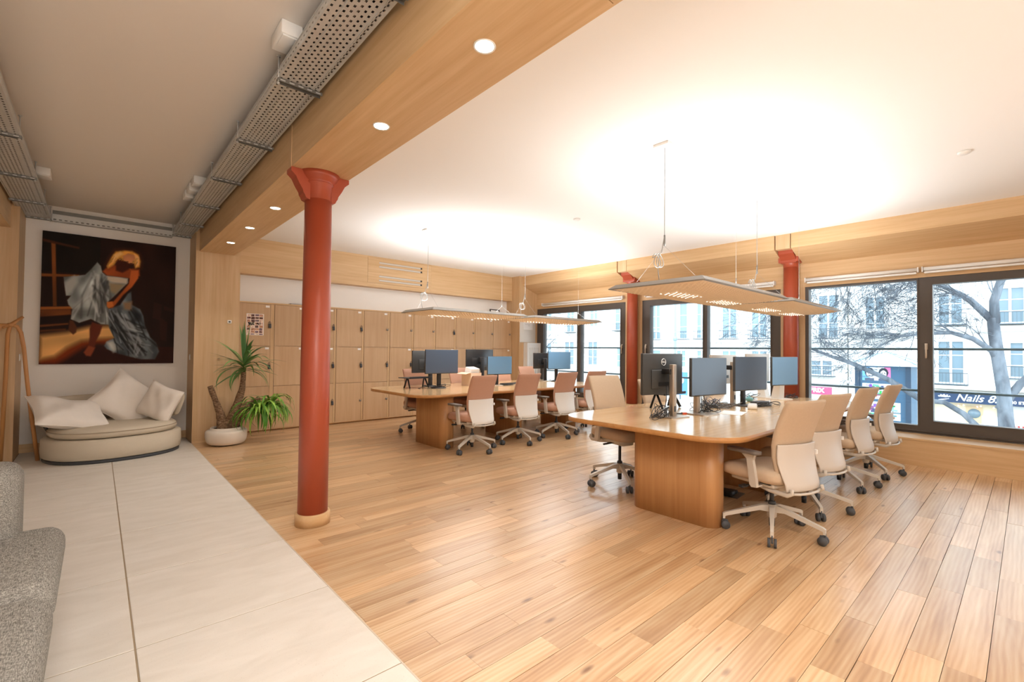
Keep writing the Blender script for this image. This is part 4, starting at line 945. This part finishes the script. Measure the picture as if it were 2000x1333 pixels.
# ================================================================== lounge: round pale sofa with cushions
mat('linen', 'CBBFAC', .9, spec=.15, var=.12, scale=320, bump=.3, bscale=700)
mat('linen_dark', 'A89A86', .9, spec=.15)
mat('cushion_white', 'E7DFD6', .9, spec=.15, var=.03, scale=20, bump=.12, bscale=500)
rsf = thing('round_sofa', 'pale linen oval sofa with a curved backrest below the painting', 'sofa', (.19, 7.60, 0), R(12)); rsf.scale = (.95, 1, 1)
def oval(a, b, z, n=40, p=2.3):
    out = []
    for i in range(n):
        t_ = 2*PI*i/n; c, s = math.cos(t_), math.sin(t_)
        out.append((a*math.copysign(abs(c)**(2/p), c), b*math.copysign(abs(s)**(2/p), s), z))
    return out
MB().loft([oval(.675, .585, 0), oval(.675, .585, .035)]).build('plinth', 'dark_grey_plastic', rsf)
MB().loft([oval(.66, .57, .036), oval(.69, .60, .05), oval(.695, .605, .14), oval(.69, .60, .245), oval(.66, .57, .262), oval(.5, .45, .264)]).build('base', 'linen', rsf)
MB().loft([oval(.56, .47, .264), oval(.625, .535, .275), oval(.645, .555, .31), oval(.635, .545, .35), oval(.59, .50, .378), oval(.4, .33, .39), oval(.1, .08, .393)]).build('seat_cushion', 'linen', rsf)
MB().tube([(x, y, z) for x, y, z in oval(.640, .550, .338)]+[oval(.640, .550, .338)[0]], .005, 6).build('piping', 'linen_dark', rsf)
rings = []
for i in range(29):
    a = R(-8+196*i/28); ca, sa = math.cos(a), math.sin(a)
    rx, ry = .70, .55; x, y = rx*ca, ry*sa
    e = min(1, i/2, (28-i)/2); t_ = .055*(.55+.45*e); lean = .045
    ring_ = []
    for k in range(12):
        b = 2*PI*k/12; zz = .545+.155*(.8+.2*e)*math.copysign(abs(math.sin(b))**.5, math.sin(b)); d = t_*math.copysign(abs(math.cos(b))**.6, math.cos(b))+lean*(zz-.545)/.15
        ring_.append((x+ca*d, y+sa*d, zz))
    rings.append(ring_)
MB().loft(rings).build('backrest', 'linen', rsf)
for a in (15, 90, 165): MB().tube([(.60*math.cos(R(a)), .50*math.sin(R(a)), .26), (.69*math.cos(R(a)), .545*math.sin(R(a)), .44)], .018, 8).build('back_support', 'dark_grey_plastic', rsf)
def cushion(loc, rot, w, h, t_, label, seed):
    q = random.Random(seed); n = 22; m = MB(); P = []
    for s in (1, -1):
        for i in range(n+1):
            for j in range(n+1):
                a, b = 2*i/n-1, 2*j/n-1
                pin = 1-.10*(1-abs(b)**1.5)*abs(a)**3; pin2 = 1-.10*(1-abs(a)**1.5)*abs(b)**3
                th = max(0, (1-a**4)*(1-b**4))**.55
                wr = .010*math.sin(7*a+seed)*math.sin(5*b+2*a+seed)*th+.012*math.sin(3*b-4*a+seed*2)*th
                P.append((a*w/2*pin, b*h/2*pin2, s*t_/2*th+wr*(1 if s > 0 else .5)))
    N = (n+1)**2; f = []
    for s in range(2):
        for i in range(n):
            for j in range(n):
                k = s*N+i*(n+1)+j; qd = (k, k+n+1, k+n+2, k+1); f.append(qd if s == 0 else qd[::-1])
    m.add(P, f, True)
    c = thing('cushion', label, 'cushion', loc, 0, 'white cushions on the pale oval sofa'); c.rotation_euler = rot
    me_o = m.build('cover', 'cushion_white', c)
    s_ = []
    for a, b in [(-1+2*i/12, -1) for i in range(12)]+[(1, -1+2*i/12) for i in range(12)]+[(1-2*i/12, 1) for i in range(12)]+[(-1, 1-2*i/12) for i in range(13)]:
        s_.append((a*w/2*(1-.10*(1-abs(b)**1.5)*abs(a)**3), b*h/2*(1-.10*(1-abs(a)**1.5)*abs(b)**3), 0))
    MB().tube(s_, .004, 5).build('seam', 'cushion_white', c)
    return c
cushion((-.22, 7.45, .53), (R(32), R(14), R(24)), .72, .54, .20, 'plump white cushion slumped on the left of the oval sofa', 1)
cushion((.31, 7.84, .62), (R(66), R(40), R(0)), .66, .60, .18, 'white cushion standing on its corner in the middle of the oval sofa', 2)
cushion((.62, 7.55, .60), (R(74), R(18), R(-52)), .50, .46, .17, 'white cushion propped at the right end of the oval sofa', 3)

# ================================================================== lounge: bent wood coat stand
cs = thing('coat_stand', 'bent beech coat stand left of the oval sofa', 'coat stand', (-.66, 7.50, 0))
def bend(pts): return pts
MB().tube([(.175, .12, 0), (.12, .08, .5), (.075, .045, .95), (.045, .025, 1.30), (.02, .012, 1.47), (-.01, .0, 1.535), (-.06, -.01, 1.55)], .019, 12).build('leg', 'beech', cs)
MB().tube([(-.26, -.10, 0), (-.215, -.085, .5), (-.17, -.06, 1.0), (-.155, -.04, 1.45), (-.13, -.03, 1.53), (-.06, -.01, 1.55)], .019, 12).build('leg', 'beech', cs)
MB().tube([(-.12, .16, 0), (-.105, .12, .5), (-.09, .07, 1.0), (-.08, .02, 1.45), (-.06, -.01, 1.55)], .019, 12).build('leg', 'beech', cs)
MB().tube([(-.115, -.04, 1.515), (-.04, .0, 1.57), (.03, .04, 1.645)], [.014, .018, .015], 10).build('hook', 'beech', cs)
MB().tube([(-.30, -.03, 1.55), (-.16, -.03, 1.545), (-.02, -.0, 1.55)], .016, 10).build('hook', 'beech', cs)
MB().lathe([(.02, 0), (.03, .01), (.03, .03), (.02, .04)], (-.06, -.01, 1.53), 16).build('joint', 'beech', cs)

# ================================================================== lounge: grey sofa in the foreground
t = NT('grey_weave').set(rough=.95, spec=.1)
w1 = t.noise(t.pos((60, 420, 420)), 1.0, 3); w2 = t.noise(t.pos((420, 60, 420)), 1.0, 3)
mx = t.n('ShaderNodeMath', operation='MULTIPLY'); t.l(w1, mx.inputs[0]); t.l(w2, mx.inputs[1])
t.l(t.ramp(mx.outputs[0], [(.12, '55534F'), (.24, '8B8882'), (.38, 'BDB9B1')]), t.b.inputs['Base Color']); t.bump(mx.outputs[0], .9, .004); MATS['grey_weave'] = t.m
gs = thing('grey_sofa', 'grey woven sofa at the left edge of the foreground', 'sofa', (-.55, 2.2, 0))
MB().rbox((-.86, -1.75, .10), (.38, 1.0, .30), .04, 3).build('base', 'grey_weave', gs)
for k, (y0, y1) in enumerate(((-1.72, .135), (.165, .98))): MB().rbox((-.62, y0, .29), (.455, y1, .465), .07, 5).build('seat_cushion', 'grey_weave', gs)
MB().rbox((-.86, -1.75, .20), (-.56, 1.0, .86), .07, 4).build('backrest', 'grey_weave', gs)
MB().rbox((-.80, .84, .10), (.30, 1.13, .775), .075, 5).build('armrest', 'grey_weave', gs)
for x in (-.75, .25):
    for y in (-1.6, .9): MB().tube([(x, y, .11), (x, y, 0)], [.02, .014], 10).build('leg', 'beech', gs)
tw = thing('throw_pillow', 'grey throw pillow leaning against the arm of the grey sofa', 'pillow', (-.62, 2.86, .63)); tw.rotation_euler = (R(70), 0, R(8))
MB().rbox((-.2, -.17, -.06), (.2, .17, .06), .055, 5).build('cover', mat('grey_blue_fabric', '9A9A9A', .95, var=.15, scale=200), tw)
MB().tube([(-.19, -.16, 0), (.19, -.16, 0), (.19, .16, 0), (-.19, .16, 0), (-.19, -.16, 0)], .006, 6).build('seam', 'grey_blue_fabric', tw)

# ================================================================== potted yucca
pl_ = thing('potted_yucca', 'tall yucca plant with cut trunks in a low pale pot', 'potted plant', (1.345, 7.36, 0))
PT = MB().lathe([(.19, .012), (.205, .016), (.222, .028), (.240, .06), (.250, .12), (.250, .175), (.243, .192), (.228, .20), (.195, .203), (.192, .232), (.187, .236), (.180, .232), (.178, .2)], n=44, caps=False).build('pot', 'ceramic', pl_)
MB().lathe([(.001, .218), (.09, .22), (.179, .21)], n=24, caps=False).build('soil', 'soil', pl_)
MB().lathe([(.17, .0), (.18, .012)], n=32).build('pot_foot', 'dark_grey_plastic', pl_)
t = NT('yucca_bark').set(rough=.9, spec=.15); q_ = t.noise(t.pos((30, 30, 95)), 1.0, 5, .6)
t.l(t.ramp(q_, [(.32, '4E3A2C'), (.55, '8B6E55'), (.75, 'B39A7E')]), t.b.inputs['Base Color']); t.bump(q_, .8, .012); MATS['yucca_bark'] = t.m
def trunk(pts, rad, seed):
    q = random.Random(seed); m = MB(); P = [Vector(p) for p in pts]; ps = []; rs_ = []
    for i in range(len(P)-1):
        for k in range(6): u_ = k/6; ps.append(P[i].lerp(P[i+1], u_)); rs_.append((rad[i]*(1-u_)+rad[i+1]*u_)*q.uniform(.93, 1.07))
    ps.append(P[-1]); rs_.append(rad[-1]); return m.tube(ps, rs_, 14)
trunk([(-.04, .0, .14), (-.05, .02, .28), (-.075, .02, .42), (-.12, .02, .56), (-.20, .03, .80)], [.075, .065, .05, .038, .033], 1).build('trunk', 'yucca_bark', pl_)
trunk([(.0, .0, .16), (.06, .01, .34), (.13, .02, .54), (.18, .01, .74), (.195, .0, .98)], [.085, .068, .052, .040, .030], 2).build('trunk', 'yucca_bark', pl_)
trunk([(.06, -.03, .20), (.14, -.05, .38), (.24, -.06, .54)], [.06, .05, .036], 3).build('trunk', 'yucca_bark', pl_)
trunk([(.22, -.05, .50), (.32, -.08, .60), (.42, -.09, .60), (.50, -.08, .58)], [.02, .016, .014, .012], 4).build('trunk', 'yucca_bark', pl_)
def leaf_mesh(name, L, wd, droop, curl=0.0):
    m = MB(); n = 9; v = []
    ang = 0; x = z = 0.0
    for i in range(n+1):
        u_ = i/n; w = wd*(math.sin(PI*min(1, .12+u_*.88))**.6)*(1-.9*u_**4) if u_ < 1 else .0005
        a = curl - droop*u_**1.4
        if i: x += L/n*math.cos(a); z += L/n*math.sin(a)
        for s, k in ((-1, 0), (0, 1), (1, 0)): v.append((x, s*w/2, z-(.10*w if k else 0)))
    f = []
    for i in range(n):
        b = i*3; f += [(b, b+1, b+4, b+3), (b+1, b+2, b+5, b+4)]
    m.add(v, f, True); me = m.mesh(name); return me
def leafmat(nm, a, b):
    t = NT(nm).set(rough=.42, spec=.4); oi = t.n('ShaderNodeObjectInfo'); t.l(t.ramp(oi.outputs['Random'], [(0.1, a), (.9, b)]), t.b.inputs['Base Color']); MATS[nm] = t.m
leafmat('leaf_dark', '3F6A3A', '7FA35E'); leafmat('leaf_light', '4F8A2C', '93B94C')
UP = [leaf_mesh('leaf', .46, .040, d, c) for d, c in ((.35, .1), (.8, .2), (1.3, .3), (2.2, .45), (.1, .1))]; LO = [leaf_mesh('leaf', .50, .036, d, c) for d, c in ((2.0, .4), (2.4, .45), (2.7, .5), (1.6, .3))]
for m_ in UP: m_.materials.append(MATS['leaf_dark'])
for m_ in LO: m_.materials.append(MATS['leaf_light'])
q = random.Random(11)
for k in range(58):
    el = (80, 48, 26, 8, -6, -22, 16)[k % 7]; az = k*137.5+q.uniform(-15, 15)
    me_ = UP[4 if el > 50 else q.choice((0, 1, 1, 2, 2, 3))]
    o = obj('leaf', me_, None, pl_, (.195+.012*math.cos(R(az)), .012*math.sin(R(az)), 1.02+.12*(el+22)/102+q.uniform(-.02, .02))); o.rotation_euler = (0, -R(el), R(az)); s = q.uniform(.85, 1.25); o.scale = (s, s, s)
for cx, cy_, cz, n in ((.38, -.10, .47, 78), (.53, -.05, .52, 66)):
    for k in range(n):
        el = q.uniform(-35, 45); az = k*137.5+q.uniform(-20, 20)
        o = obj('leaf', LO[q.randrange(4)], None, pl_, (cx+.03*math.cos(R(az)), cy_+.03*math.sin(R(az)), cz+q.uniform(-.06, .04))); o.rotation_euler = (0, -R(el), R(az)); s = q.uniform(.78, 1.08); o.scale = (s, s, s)
# ================================================================== the street outside
ZS = -3.0
mat('asphalt', '8D9094', .9, spec=.2, var=.1, scale=3); mat('pavement', 'BDBBB6', .9, spec=.2, var=.06, scale=4)
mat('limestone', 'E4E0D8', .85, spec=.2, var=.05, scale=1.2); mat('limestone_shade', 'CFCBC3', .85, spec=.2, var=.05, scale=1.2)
mat('facade_frame', 'EDEDEA', .6); mat('facade_glass', '7F949C', .25, spec=.6); mat('facade_glass_dark', '6F818A', .25, spec=.6)
mat('iron_paint', '4C565C', .5); mat('navy_sign', '1E3350', .5); mat('sign_white', 'F4F6F8', .5); mat('kiosk_paint', '35566E', .5); mat('kiosk_roof', 'D5DBDB', .45)
struct(MB().box((8.0, -14, ZS-.2), (46, 42, ZS)).build('street', 'asphalt'), 'grey street below the windows')
struct(MB().box((15.0, -14, ZS), (21.0, 42, ZS+.12)).build('pavement', 'pavement'), 'pale pavement strip with the kiosk and trees')
struct(MB().box((25.0, -14, ZS), (27.0, 42, ZS+.12)).build('pavement', 'pavement'), 'pale pavement in front of the shops')
def building(name, label, y0, y1, wins, x=27.0, top=9.0, bands=(), rust=None):
    b = thing(name, label, 'building', (x, (y0+y1)/2, ZS), 0, 'pale stone houses across the street'); yc = (y0+y1)/2
    MB().box((0, y0-yc, 0), (9, y1-yc, top-ZS)).build('wall', 'limestone', b)
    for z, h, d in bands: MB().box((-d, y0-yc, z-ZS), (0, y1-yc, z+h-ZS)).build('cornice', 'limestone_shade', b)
    for (a, c, za, zb, kind) in wins:
        w = MB(); f = .05; a, c = min(a, c), max(a, c)
        A, Cc = a-yc, c-yc; Z0, Z1 = za-ZS, zb-ZS
        w.box((-.10, A-f*2, Z0-.10), (.0, Cc+f*2, Z0)).box((-.07, A-f*2, Z0), (0, A, Z1)).box((-.07, Cc, Z0), (0, Cc+f*2, Z1)).box((-.09, A-f*2, Z1), (0, Cc+f*2, Z1+f*2))
        if c-a > .5: w.box((-.05, (A+Cc)/2-.04, Z0), (0, (A+Cc)/2+.04, Z1))
        for k in (1, 2): w.box((-.03, A, Z0+(Z1-Z0)*k/3-.015), (0, Cc, Z0+(Z1-Z0)*k/3+.015))
        o = w.build('window', 'facade_frame', b)
        MB().box((-.018, A, Z0), (-.004, Cc, Z1)).build('pane', 'facade_glass' if kind < 2 else 'facade_glass_dark', o)
        if kind == 3:
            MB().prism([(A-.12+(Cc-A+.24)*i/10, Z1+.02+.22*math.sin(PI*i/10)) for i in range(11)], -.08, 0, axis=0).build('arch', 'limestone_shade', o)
        if kind in (1, 2):
            r = MB(); r.box((-.32, A-.15, Z0+.38), (-.29, Cc+.15, Z0+.41)).box((-.32, A-.15, Z0-.1), (0, Cc+.15, Z0-.06))
            k = 0
            while A-.15+k*.11 <= Cc+.15: r.box((-.315, A-.156+k*.11, Z0-.06), (-.295, A-.144+k*.11, Z0+.38)); k += 1
            r.build('balcony_rail', 'iron_paint', o)
    if rust:
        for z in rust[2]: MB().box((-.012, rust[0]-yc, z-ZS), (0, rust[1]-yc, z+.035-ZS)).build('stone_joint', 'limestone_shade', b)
    return b
building('stone_house', 'pale stone house with arched windows seen through the first window', 17.9, 34, [(23.72, 23.04, 2.8, 4.6, 1), (21.48, 20.84, 3.15, 4.6, 0), (23.92, 23.06, .3, 2.0, 3), (21.63, 20.85, .34, 2.0, 3), (19.1, 18.4, .25, 1.51, 0), (19.25, 18.5, 2.83, 4.5, 1), (26.2, 25.4, 2.9, 4.5, 0), (26.3, 25.4, .3, 1.9, 3), (28.9, 28.0, .3, 2, 3), (28.9, 28.0, 2.9, 4.5, 0)], bands=[(2.55, .12, .15), (1.98, .06, .1), (-.25, .12, .2)], rust=(18, 20.2, [1.75-.22*i for i in range(10)]))
building('stone_house', 'pale stone house with tall windows seen through the middle window', 5.85, 17.9, [(16.39, 15.83, 2.17, 4.3, 1), (14.45, 14.0, 2.18, 4.3, 1), (13.34, 12.8, 2.19, 4.3, 1), (11.81, 11.05, 2.17, 4.3, 1), (10.2, 9.46, 2.17, 4.3, 1), (7.01, 6.23, 2.15, 4.2, 2), (14.64, 14.1, .43, 1.4, 0), (13.33, 12.8, .43, 1.4, 0), (11.81, 11.07, .34, 1.4, 0), (10.2, 9.46, .34, 1.41, 0), (7.34, 6.48, .28, .95, 2), (16.3, 15.8, .4, 1.4, 0), (8.6, 7.9, 2.17, 4.3, 1)], bands=[(1.90, .18, .30), (1.62, .05, .12), (-.15, .12, .2)], rust=(5.85, 6.35, [1.4-.25*i for i in range(9)]))
hC = building('stone_house', 'pale stone house above the nail shop sign', -9, 5.8, [(5.11, 4.43, 2.15, 3.96, 2), (2.57, 1.86, 2.67, 3.9, 2), (2.59, 1.83, .16, 1.88, 2), (.85, .12, 2.65, 4.0, 2), (.48, -.25, .49, 1.82, 2), (5.01, 4.5, .4, 1.38, 2), (-1.6, -2.4, 2.6, 4, 2), (-1.6, -2.4, .4, 1.85, 2)], bands=[(2.28, .22, .28), (2.05, .06, .1), (-.10, .14, .35)], rust=(4.55, 5.8, [1.4-.25*i for i in range(9)]))
# nail shop front
FACE = Matrix(((0, 0, -1), (-1, 0, 0), (0, 1, 0)))
def sign_text(body, y, z, x, size, material, parent, shear=0, bold=0, sx=1.0):
    o = obj('lettering', text_mesh(body, size, .01, shear, bold), material, parent); o.rotation_euler = FACE.to_euler(); o.scale = (sx, 1, 1)
    o.location = Vector((x, y, z))-parent.location; return o
sg = thing('shop_sign', 'dark blue shop sign board reading Nails 8.', 'sign', (26.60, 1.0, -.45))
MB().box((0, -.88, -.21), (.12, 1.80, .21)).build('board', 'navy_sign', sg)
MB().box((-.04, -.88, .21), (.15, 1.82, .27)).build('ledge', 'limestone_shade', sg)
sign_text('Nails 8.', 1.45, -.45, 26.59, .40, 'sign_white', sg, .35, .004, 1.0)
lg = MB()
for k in range(5):
    a = R(20+k*38); lg.tube([(-.0, -.16+.02*k, 0), (-.0, -.12*math.cos(a)-.08+.03*k, .09*math.sin(a)+.02), (-.0, -.18*math.cos(a)-.06, .15*math.sin(a)-.03)], [.012, .028, .006], 6)
lo_ = lg.tube([(0, .15, -.12), (0, 0, -.10), (0, -.18, -.06)], [.006, .022, .008], 6).build('logo', 'sign_white', sg); lo_.location = (-.01, 1.42, 0)
sg2 = thing('shop_sign', 'dark blue shop sign board with small white lettering beside the tree trunk', 'sign', (26.62, -.55, -.45))
MB().box((0, -1.5, -.24), (.12, .655, .21)).build('board', 'navy_sign', sg2)
sign_text('40 ST', .30, -.52, 26.60, .15, 'sign_white', sg2, 0, .004, 1.1)
sf = thing('nail_shop', 'lit nail shop interior with a round mirror below the sign', 'shop', (26.95, 1.8, ZS))
MB().box((0, -1.0, 0), (.04, 1.0, 2.33)).build('back_wall', mat('shop_cream', 'D8C9A8', .7), sf)
MB().box((-.10, -1.05, 0), (0, -.98, 2.33)).box((-.10, .98, 0), (0, 1.05, 2.33)).box((-.10, -1.0, 0), (0, 1.0, .3)).build('frame', 'navy_sign', sf)
MB().tube([(-.02, -.28, 1.92), (-.05, -.28, 1.92)], .19, 28).build('mirror', 'facade_glass_dark', sf)
MB().box((-.03, -.52, 1.55), (0, -.04, 2.2)).build('mirror_panel', mat('shop_tan', 'C8AE86', .7), sf)
MB().box((-.06, -.95, 1.5), (0, -.5, 1.85)).build('price_board', 'sign_white', sf)
emit('bulb_warm', 'FFC27A', 6.0); emit('bulb_red', 'FF6A55', 5.0)
for k, yy in enumerate((.62, .18, .02, -.38, -.48, -.85)): MB().lathe([(.004, -.03), (.03, 0), (.004, .03)], (-.14, yy, 2.24-.03*(k % 2)), 8).build('string_bulb', ('bulb_red', 'bulb_red', 'bulb_warm', 'bulb_red', 'bulb_warm', 'bulb_warm')[k], sf)
br = thing('road_barrier', 'red and white striped road barrier at the right edge of the window', 'barrier', (22.0, -.05, ZS+.12))
for k in range(7): MB().prism([(-.32+.1*k, 1.35), (-.27+.1*k, 1.35), (-.19+.1*k, 1.95), (-.24+.1*k, 1.95)], -.012, 0, axis=0).build('stripe', mat('barrier_red', 'B5443C', .5), br)
MB().box((0, -.36, 1.35), (.02, .5, 1.95)).build('board', 'sign_white', br)
for y in (-.3, .45): MB().box((0, y-.03, -.12), (.05, y+.03, 1.4)).build('post', 'iron_paint', br)
bn = thing('shop_banner', 'pink shop banner reading PRIX across the street', 'banner', (26.7, 6.9, -.52))
MB().box((0, -.48, -.19), (.02, .75, .19)).build('cloth', mat('banner_pink', 'D24A6E', .6), bn)
sign_text('PRIX', 7.05, -.51, 26.69, .30, 'sign_white', bn, 0, .012)
ps = thing('parking_sign', 'blue parking sign with a white P behind the second monitor', 'sign', (19.0, 10.20, ZS+.0))
MB().box((0, -.35, 3.0-.55), (.03, .35, 3.0+.45)).build('plate', mat('sign_blue', '4F86C6', .5), ps); MB().tube([(.05, 0, 0), (.05, 0, 3.4)], .03, 8).build('pole', 'iron_paint', ps)
sign_text('P', 10.20, -.05, 18.99, .75, 'sign_white', ps, 0, .02)
lp = thing('lamp_post', 'slim street lamp post seen through the middle window', 'lamp post', (20, 10.97, ZS))
MB().tube([(0, 0, 0), (0, 0, 1.2), (0, 0, 4.9), (0, 0, 8)], [.11, .075, .06, .05], 10).build('pole', mat('post_grey', '8FA3A8', .5), lp); MB().lathe([(.09, 4.85), (.11, 4.95), (.09, 5.05)], n=12).build('collar', 'post_grey', lp)
MB().tube([(0, 0, 7.9), (-.4, 0, 8.2), (-1.0, 0, 8.25)], .04, 8).build('arm', 'post_grey', lp)
# kiosk
ki = thing('news_kiosk', 'dark blue news kiosk with a pale pyramid roof and posters', 'kiosk', (18.05, 2.92, ZS+.12))
zk = lambda z: z-ZS-.12
MB().add([(-.78, -.80, zk(1.02)), (.78, -.80, zk(1.02)), (.78, .80, zk(1.02)), (-.78, .80, zk(1.02)), (0, 0, zk(1.40)), (-.78, -.80, zk(.97)), (.78, -.80, zk(.97)), (.78, .80, zk(.97)), (-.78, .80, zk(.97))], [(0, 1, 4), (1, 2, 4), (2, 3, 4), (3, 0, 4), (0, 5, 6, 1), (1, 6, 7, 2), (2, 7, 8, 3), (3, 8, 5, 0), (8, 7, 6, 5)]).build('roof', 'kiosk_roof', ki)
for sx in (-1, 1):
    for sy in (-1, 1): MB().tube([(0+sx*.0, 0, zk(1.41)), (sx*.78, sy*.80, zk(1.03))], .018, 5).build('roof_rib', 'post_grey', ki)
MB().box((-.62, -.64, zk(-2.8)), (.62, .64, zk(.97))).build('body', 'kiosk_paint', ki)
for y in (-.64, .56): MB().box((-.66, y-.02, zk(-2.85)), (-.60, y+.10, zk(.97))).build('post', mat('kiosk_dark', '24394C', .5), ki)
def poster_img(kind, seed):
    H, W = 40, 54; u, v = np.meshgrid((np.arange(W)+.5)/W, (np.arange(H)+.5)/H); r = np.random.RandomState(seed); im = np.ones((H, W, 3))*np.array([.88, .90, .92])
    if kind == 0:
        im[:, :15] = (.45, .68, .85); im[:, 42:] = (.85, .45, .62)
        for cx in (.26, .75):
            hair = ((u-cx)/.17)**2+((v-.40)/.36)**2 < 1; im[hair & (v < .95)] = (.16, .18, .22)
            face = ((u-cx)/.11)**2+((v-.50)/.27)**2 < 1; im[face] = (.86, .84, .83)
            for dx in (-.045, .045): im[((u-cx-dx)/.022)**2+((v-.44)/.035)**2 < 1] = (.2, .2, .25)
            im[((u-cx)/.045)**2+((v-.64)/.03)**2 < 1] = (.45, .3, .32); im[(v > .82) & (np.abs(u-cx) < .17)] = (.3, .33, .4)
    else:
        for k in range(26): y0, x0 = r.randint(0, 34), r.randint(0, 44); im[y0:y0+r.randint(3, 10), x0:x0+r.randint(4, 14)] = r.uniform(.25, .9, 3)*np.array([.7, .9, 1])
    return np.clip(im, 0, 1)
for k, (ya, yb, za, zb) in enumerate(((3.40, 2.72, .53, .93), (3.40, 2.72, -.02, .44), (3.40, 2.50, -.62, -.10))):
    o = obj('poster', paint_mesh('poster', ya-yb, zb-za, poster_img(k, k)), 'printed_paper', ki); o.rotation_euler = (0, 0, -PI/2); o.location = (-.668 if False else -.625, ya-2.92, zk(za))
for z in (-1.2, -.9): MB().box((-.64, -.50, zk(z)), (-.62, .52, zk(z)+.2)).build('shelf_panel', 'facade_glass', ki)
mat('banner_teal', '7FA9B2', .7, var=.25, scale=9)
# street trees
t = NT('tree_bark').set(rough=.95, spec=.1); q_ = t.noise(t.pos((6, 6, 2.2)), 1.0, 5, .5)
t.l(t.ramp(q_, [(.3, '4A4E54'), (.7, '7E848A')]), t.b.inputs['Base Color']); t.bump(q_, .5, .03); MATS['tree_bark'] = t.m
def branch(m, q, p, d, L, r, depth, pull):
    n = 5; pts = [p.copy()]; rs_ = [r]; cur = p.copy(); dd = d.normalized()
    for i in range(n):
        dd = (dd+Vector((q.uniform(-.22, .22), q.uniform(-.22, .22), q.uniform(-.22, .20)))+pull*.10).normalized(); cur = cur+dd*L/n; pts.append(cur.copy()); rs_.append(max(.0035, r*(1-.75*(i+1)/n)))
    m.tube(pts, rs_, 5 if depth > 2 else 3)
    if depth > 0:
        for k in range(q.randint(4, 6)):
            i = q.randint(1, n); e = (pts[i]-pts[i-1]).normalized(); v = Vector((q.uniform(-1, 1), q.uniform(-1, 1), q.uniform(-.8, .7)))
            branch(m, q, pts[i], (e*.8+v*.75), L*q.uniform(.45, .72), rs_[i]*.62, depth-1, pull)
def street_tree(label, base, trunk, limbs, seeds, seed):
    q = random.Random(seed); T = thing('street_tree', label, 'tree', base, 0, 'bare street trees'); b = Vector(base)
    m = MB()
    for pts, rad in trunk: m.tube([Vector(p)-b for p in pts], rad, 12)
    m.build('trunk', 'tree_bark', T)
    m = MB()
    for pts, rad in limbs: m.tube([Vector(p)-b for p in pts], rad, 8)
    m.build('limb', 'tree_bark', T)
    m = MB()
    for p, d, L, r, dep, pull in seeds: branch(m, q, Vector(p)-b, Vector(d), L, r, dep, Vector(pull))
    stuff(m.build('twigs', 'tree_bark', T)); return T
X0 = 14.0
lm1 = [((X0, .50, 2.05), (X0, .60, 2.19), (X0-.1, .82, 2.49), (X0-.2, .98, 2.64), (X0-.3, 1.35, 2.9), (X0-.5, 1.9, 3.2), (X0-.6, 2.6, 3.35)), [.08, .075, .065, .055, .045, .035, .02]]
lm2 = [((X0, .47, 2.0), (X0, .48, 2.46), (X0, .37, 2.92), (X0, .2, 3.6), (X0, .0, 4.6)), [.09, .08, .07, .06, .05]]
lm3 = [((X0, .46, 1.28), (X0-.1, .51, 1.42), (X0-.3, .78, 1.67), (X0-.5, 1.09, 1.80), (X0-.7, 1.45, 1.78), (X0-.9, 1.9, 1.72)), [.07, .06, .05, .04, .03, .015]]
lm4 = [((X0-.2, 1.6, .3), (X0-.3, 2.2, .75), (X0-.4, 2.91, 1.12), (X0-.5, 3.22, 1.24), (X0-.6, 3.73, 1.48), (X0-.7, 4.3, 1.6)), [.07, .06, .05, .04, .03, .02]]
lm5 = [((X0, .42, .2), (X0+.1, .12, .75), (X0+.2, -.25, 1.25), (X0+.2, -.7, 2.0)), [.08, .07, .06, .04]]
lm6 = [((X0, .40, -.8), (X0, .62, -.35), (X0, .95, .05), (X0-.1, 1.25, .28), (X0-.2, 1.6, .3)), [.07, .065, .06, .055, .05]]
S = []
for pts, rad in (lm1, lm3, lm4, lm2):
    for k in range(1, len(pts)):
        a, c = Vector(pts[k-1]), Vector(pts[k]); e = c-a
        for rep in range(2): S.append((tuple(c), tuple(e.normalized()+Vector((rnd.uniform(-.6, .6), rnd.uniform(-.2, .8), rnd.uniform(-.5, .5)))), rnd.uniform(.7, 1.25), .016, 3, (0, .6, -.1)))
for k in range(16): S.append(((X0-.6+rnd.uniform(-.6, .6), rnd.uniform(1.6, 4.4), rnd.uniform(2.9, 3.7)), (rnd.uniform(-.5, .5), rnd.uniform(-.2, 1), rnd.uniform(-1, -.2)), rnd.uniform(.7, 1.2), .013, 3, (0, .4, -.5)))
street_tree('bare tree with a forked grey trunk in front of the nail shop', (X0, .40, ZS), [(((X0, .28, ZS), (X0, .30, -1.5), (X0, .32, -.13), (X0, .36, .66), (X0, .43, 1.28), (X0, .47, 1.69), (X0, .50, 2.11)), [.18, .15, .125, .112, .105, .10, .095])], [lm1, lm2, lm3, lm4, lm5, lm6], S, 5)
X1 = 19.0
S = [((X1, 18.6, z), (0, rnd.uniform(-1, .2), rnd.uniform(-.2, .6)), rnd.uniform(1.4, 2.2), .02, 2, (0, -.5, -.1)) for z in (.2, .6, 1.0, 1.5, 2.0, 2.6, 3.0, 3.4)]
street_tree('thin bare tree at the left edge of the first window', (X1, 18.7, ZS), [(((X1, 18.7, ZS), (X1, 18.65, 0), (X1, 18.6, 3.4), (X1, 18.6, 5.5)), [.12, .09, .06, .03])], [((( X1, 18.6, 1.0), (X1, 18.2, 1.6), (X1, 17.6, 2.0)), [.04, .03, .015])], S, 8)
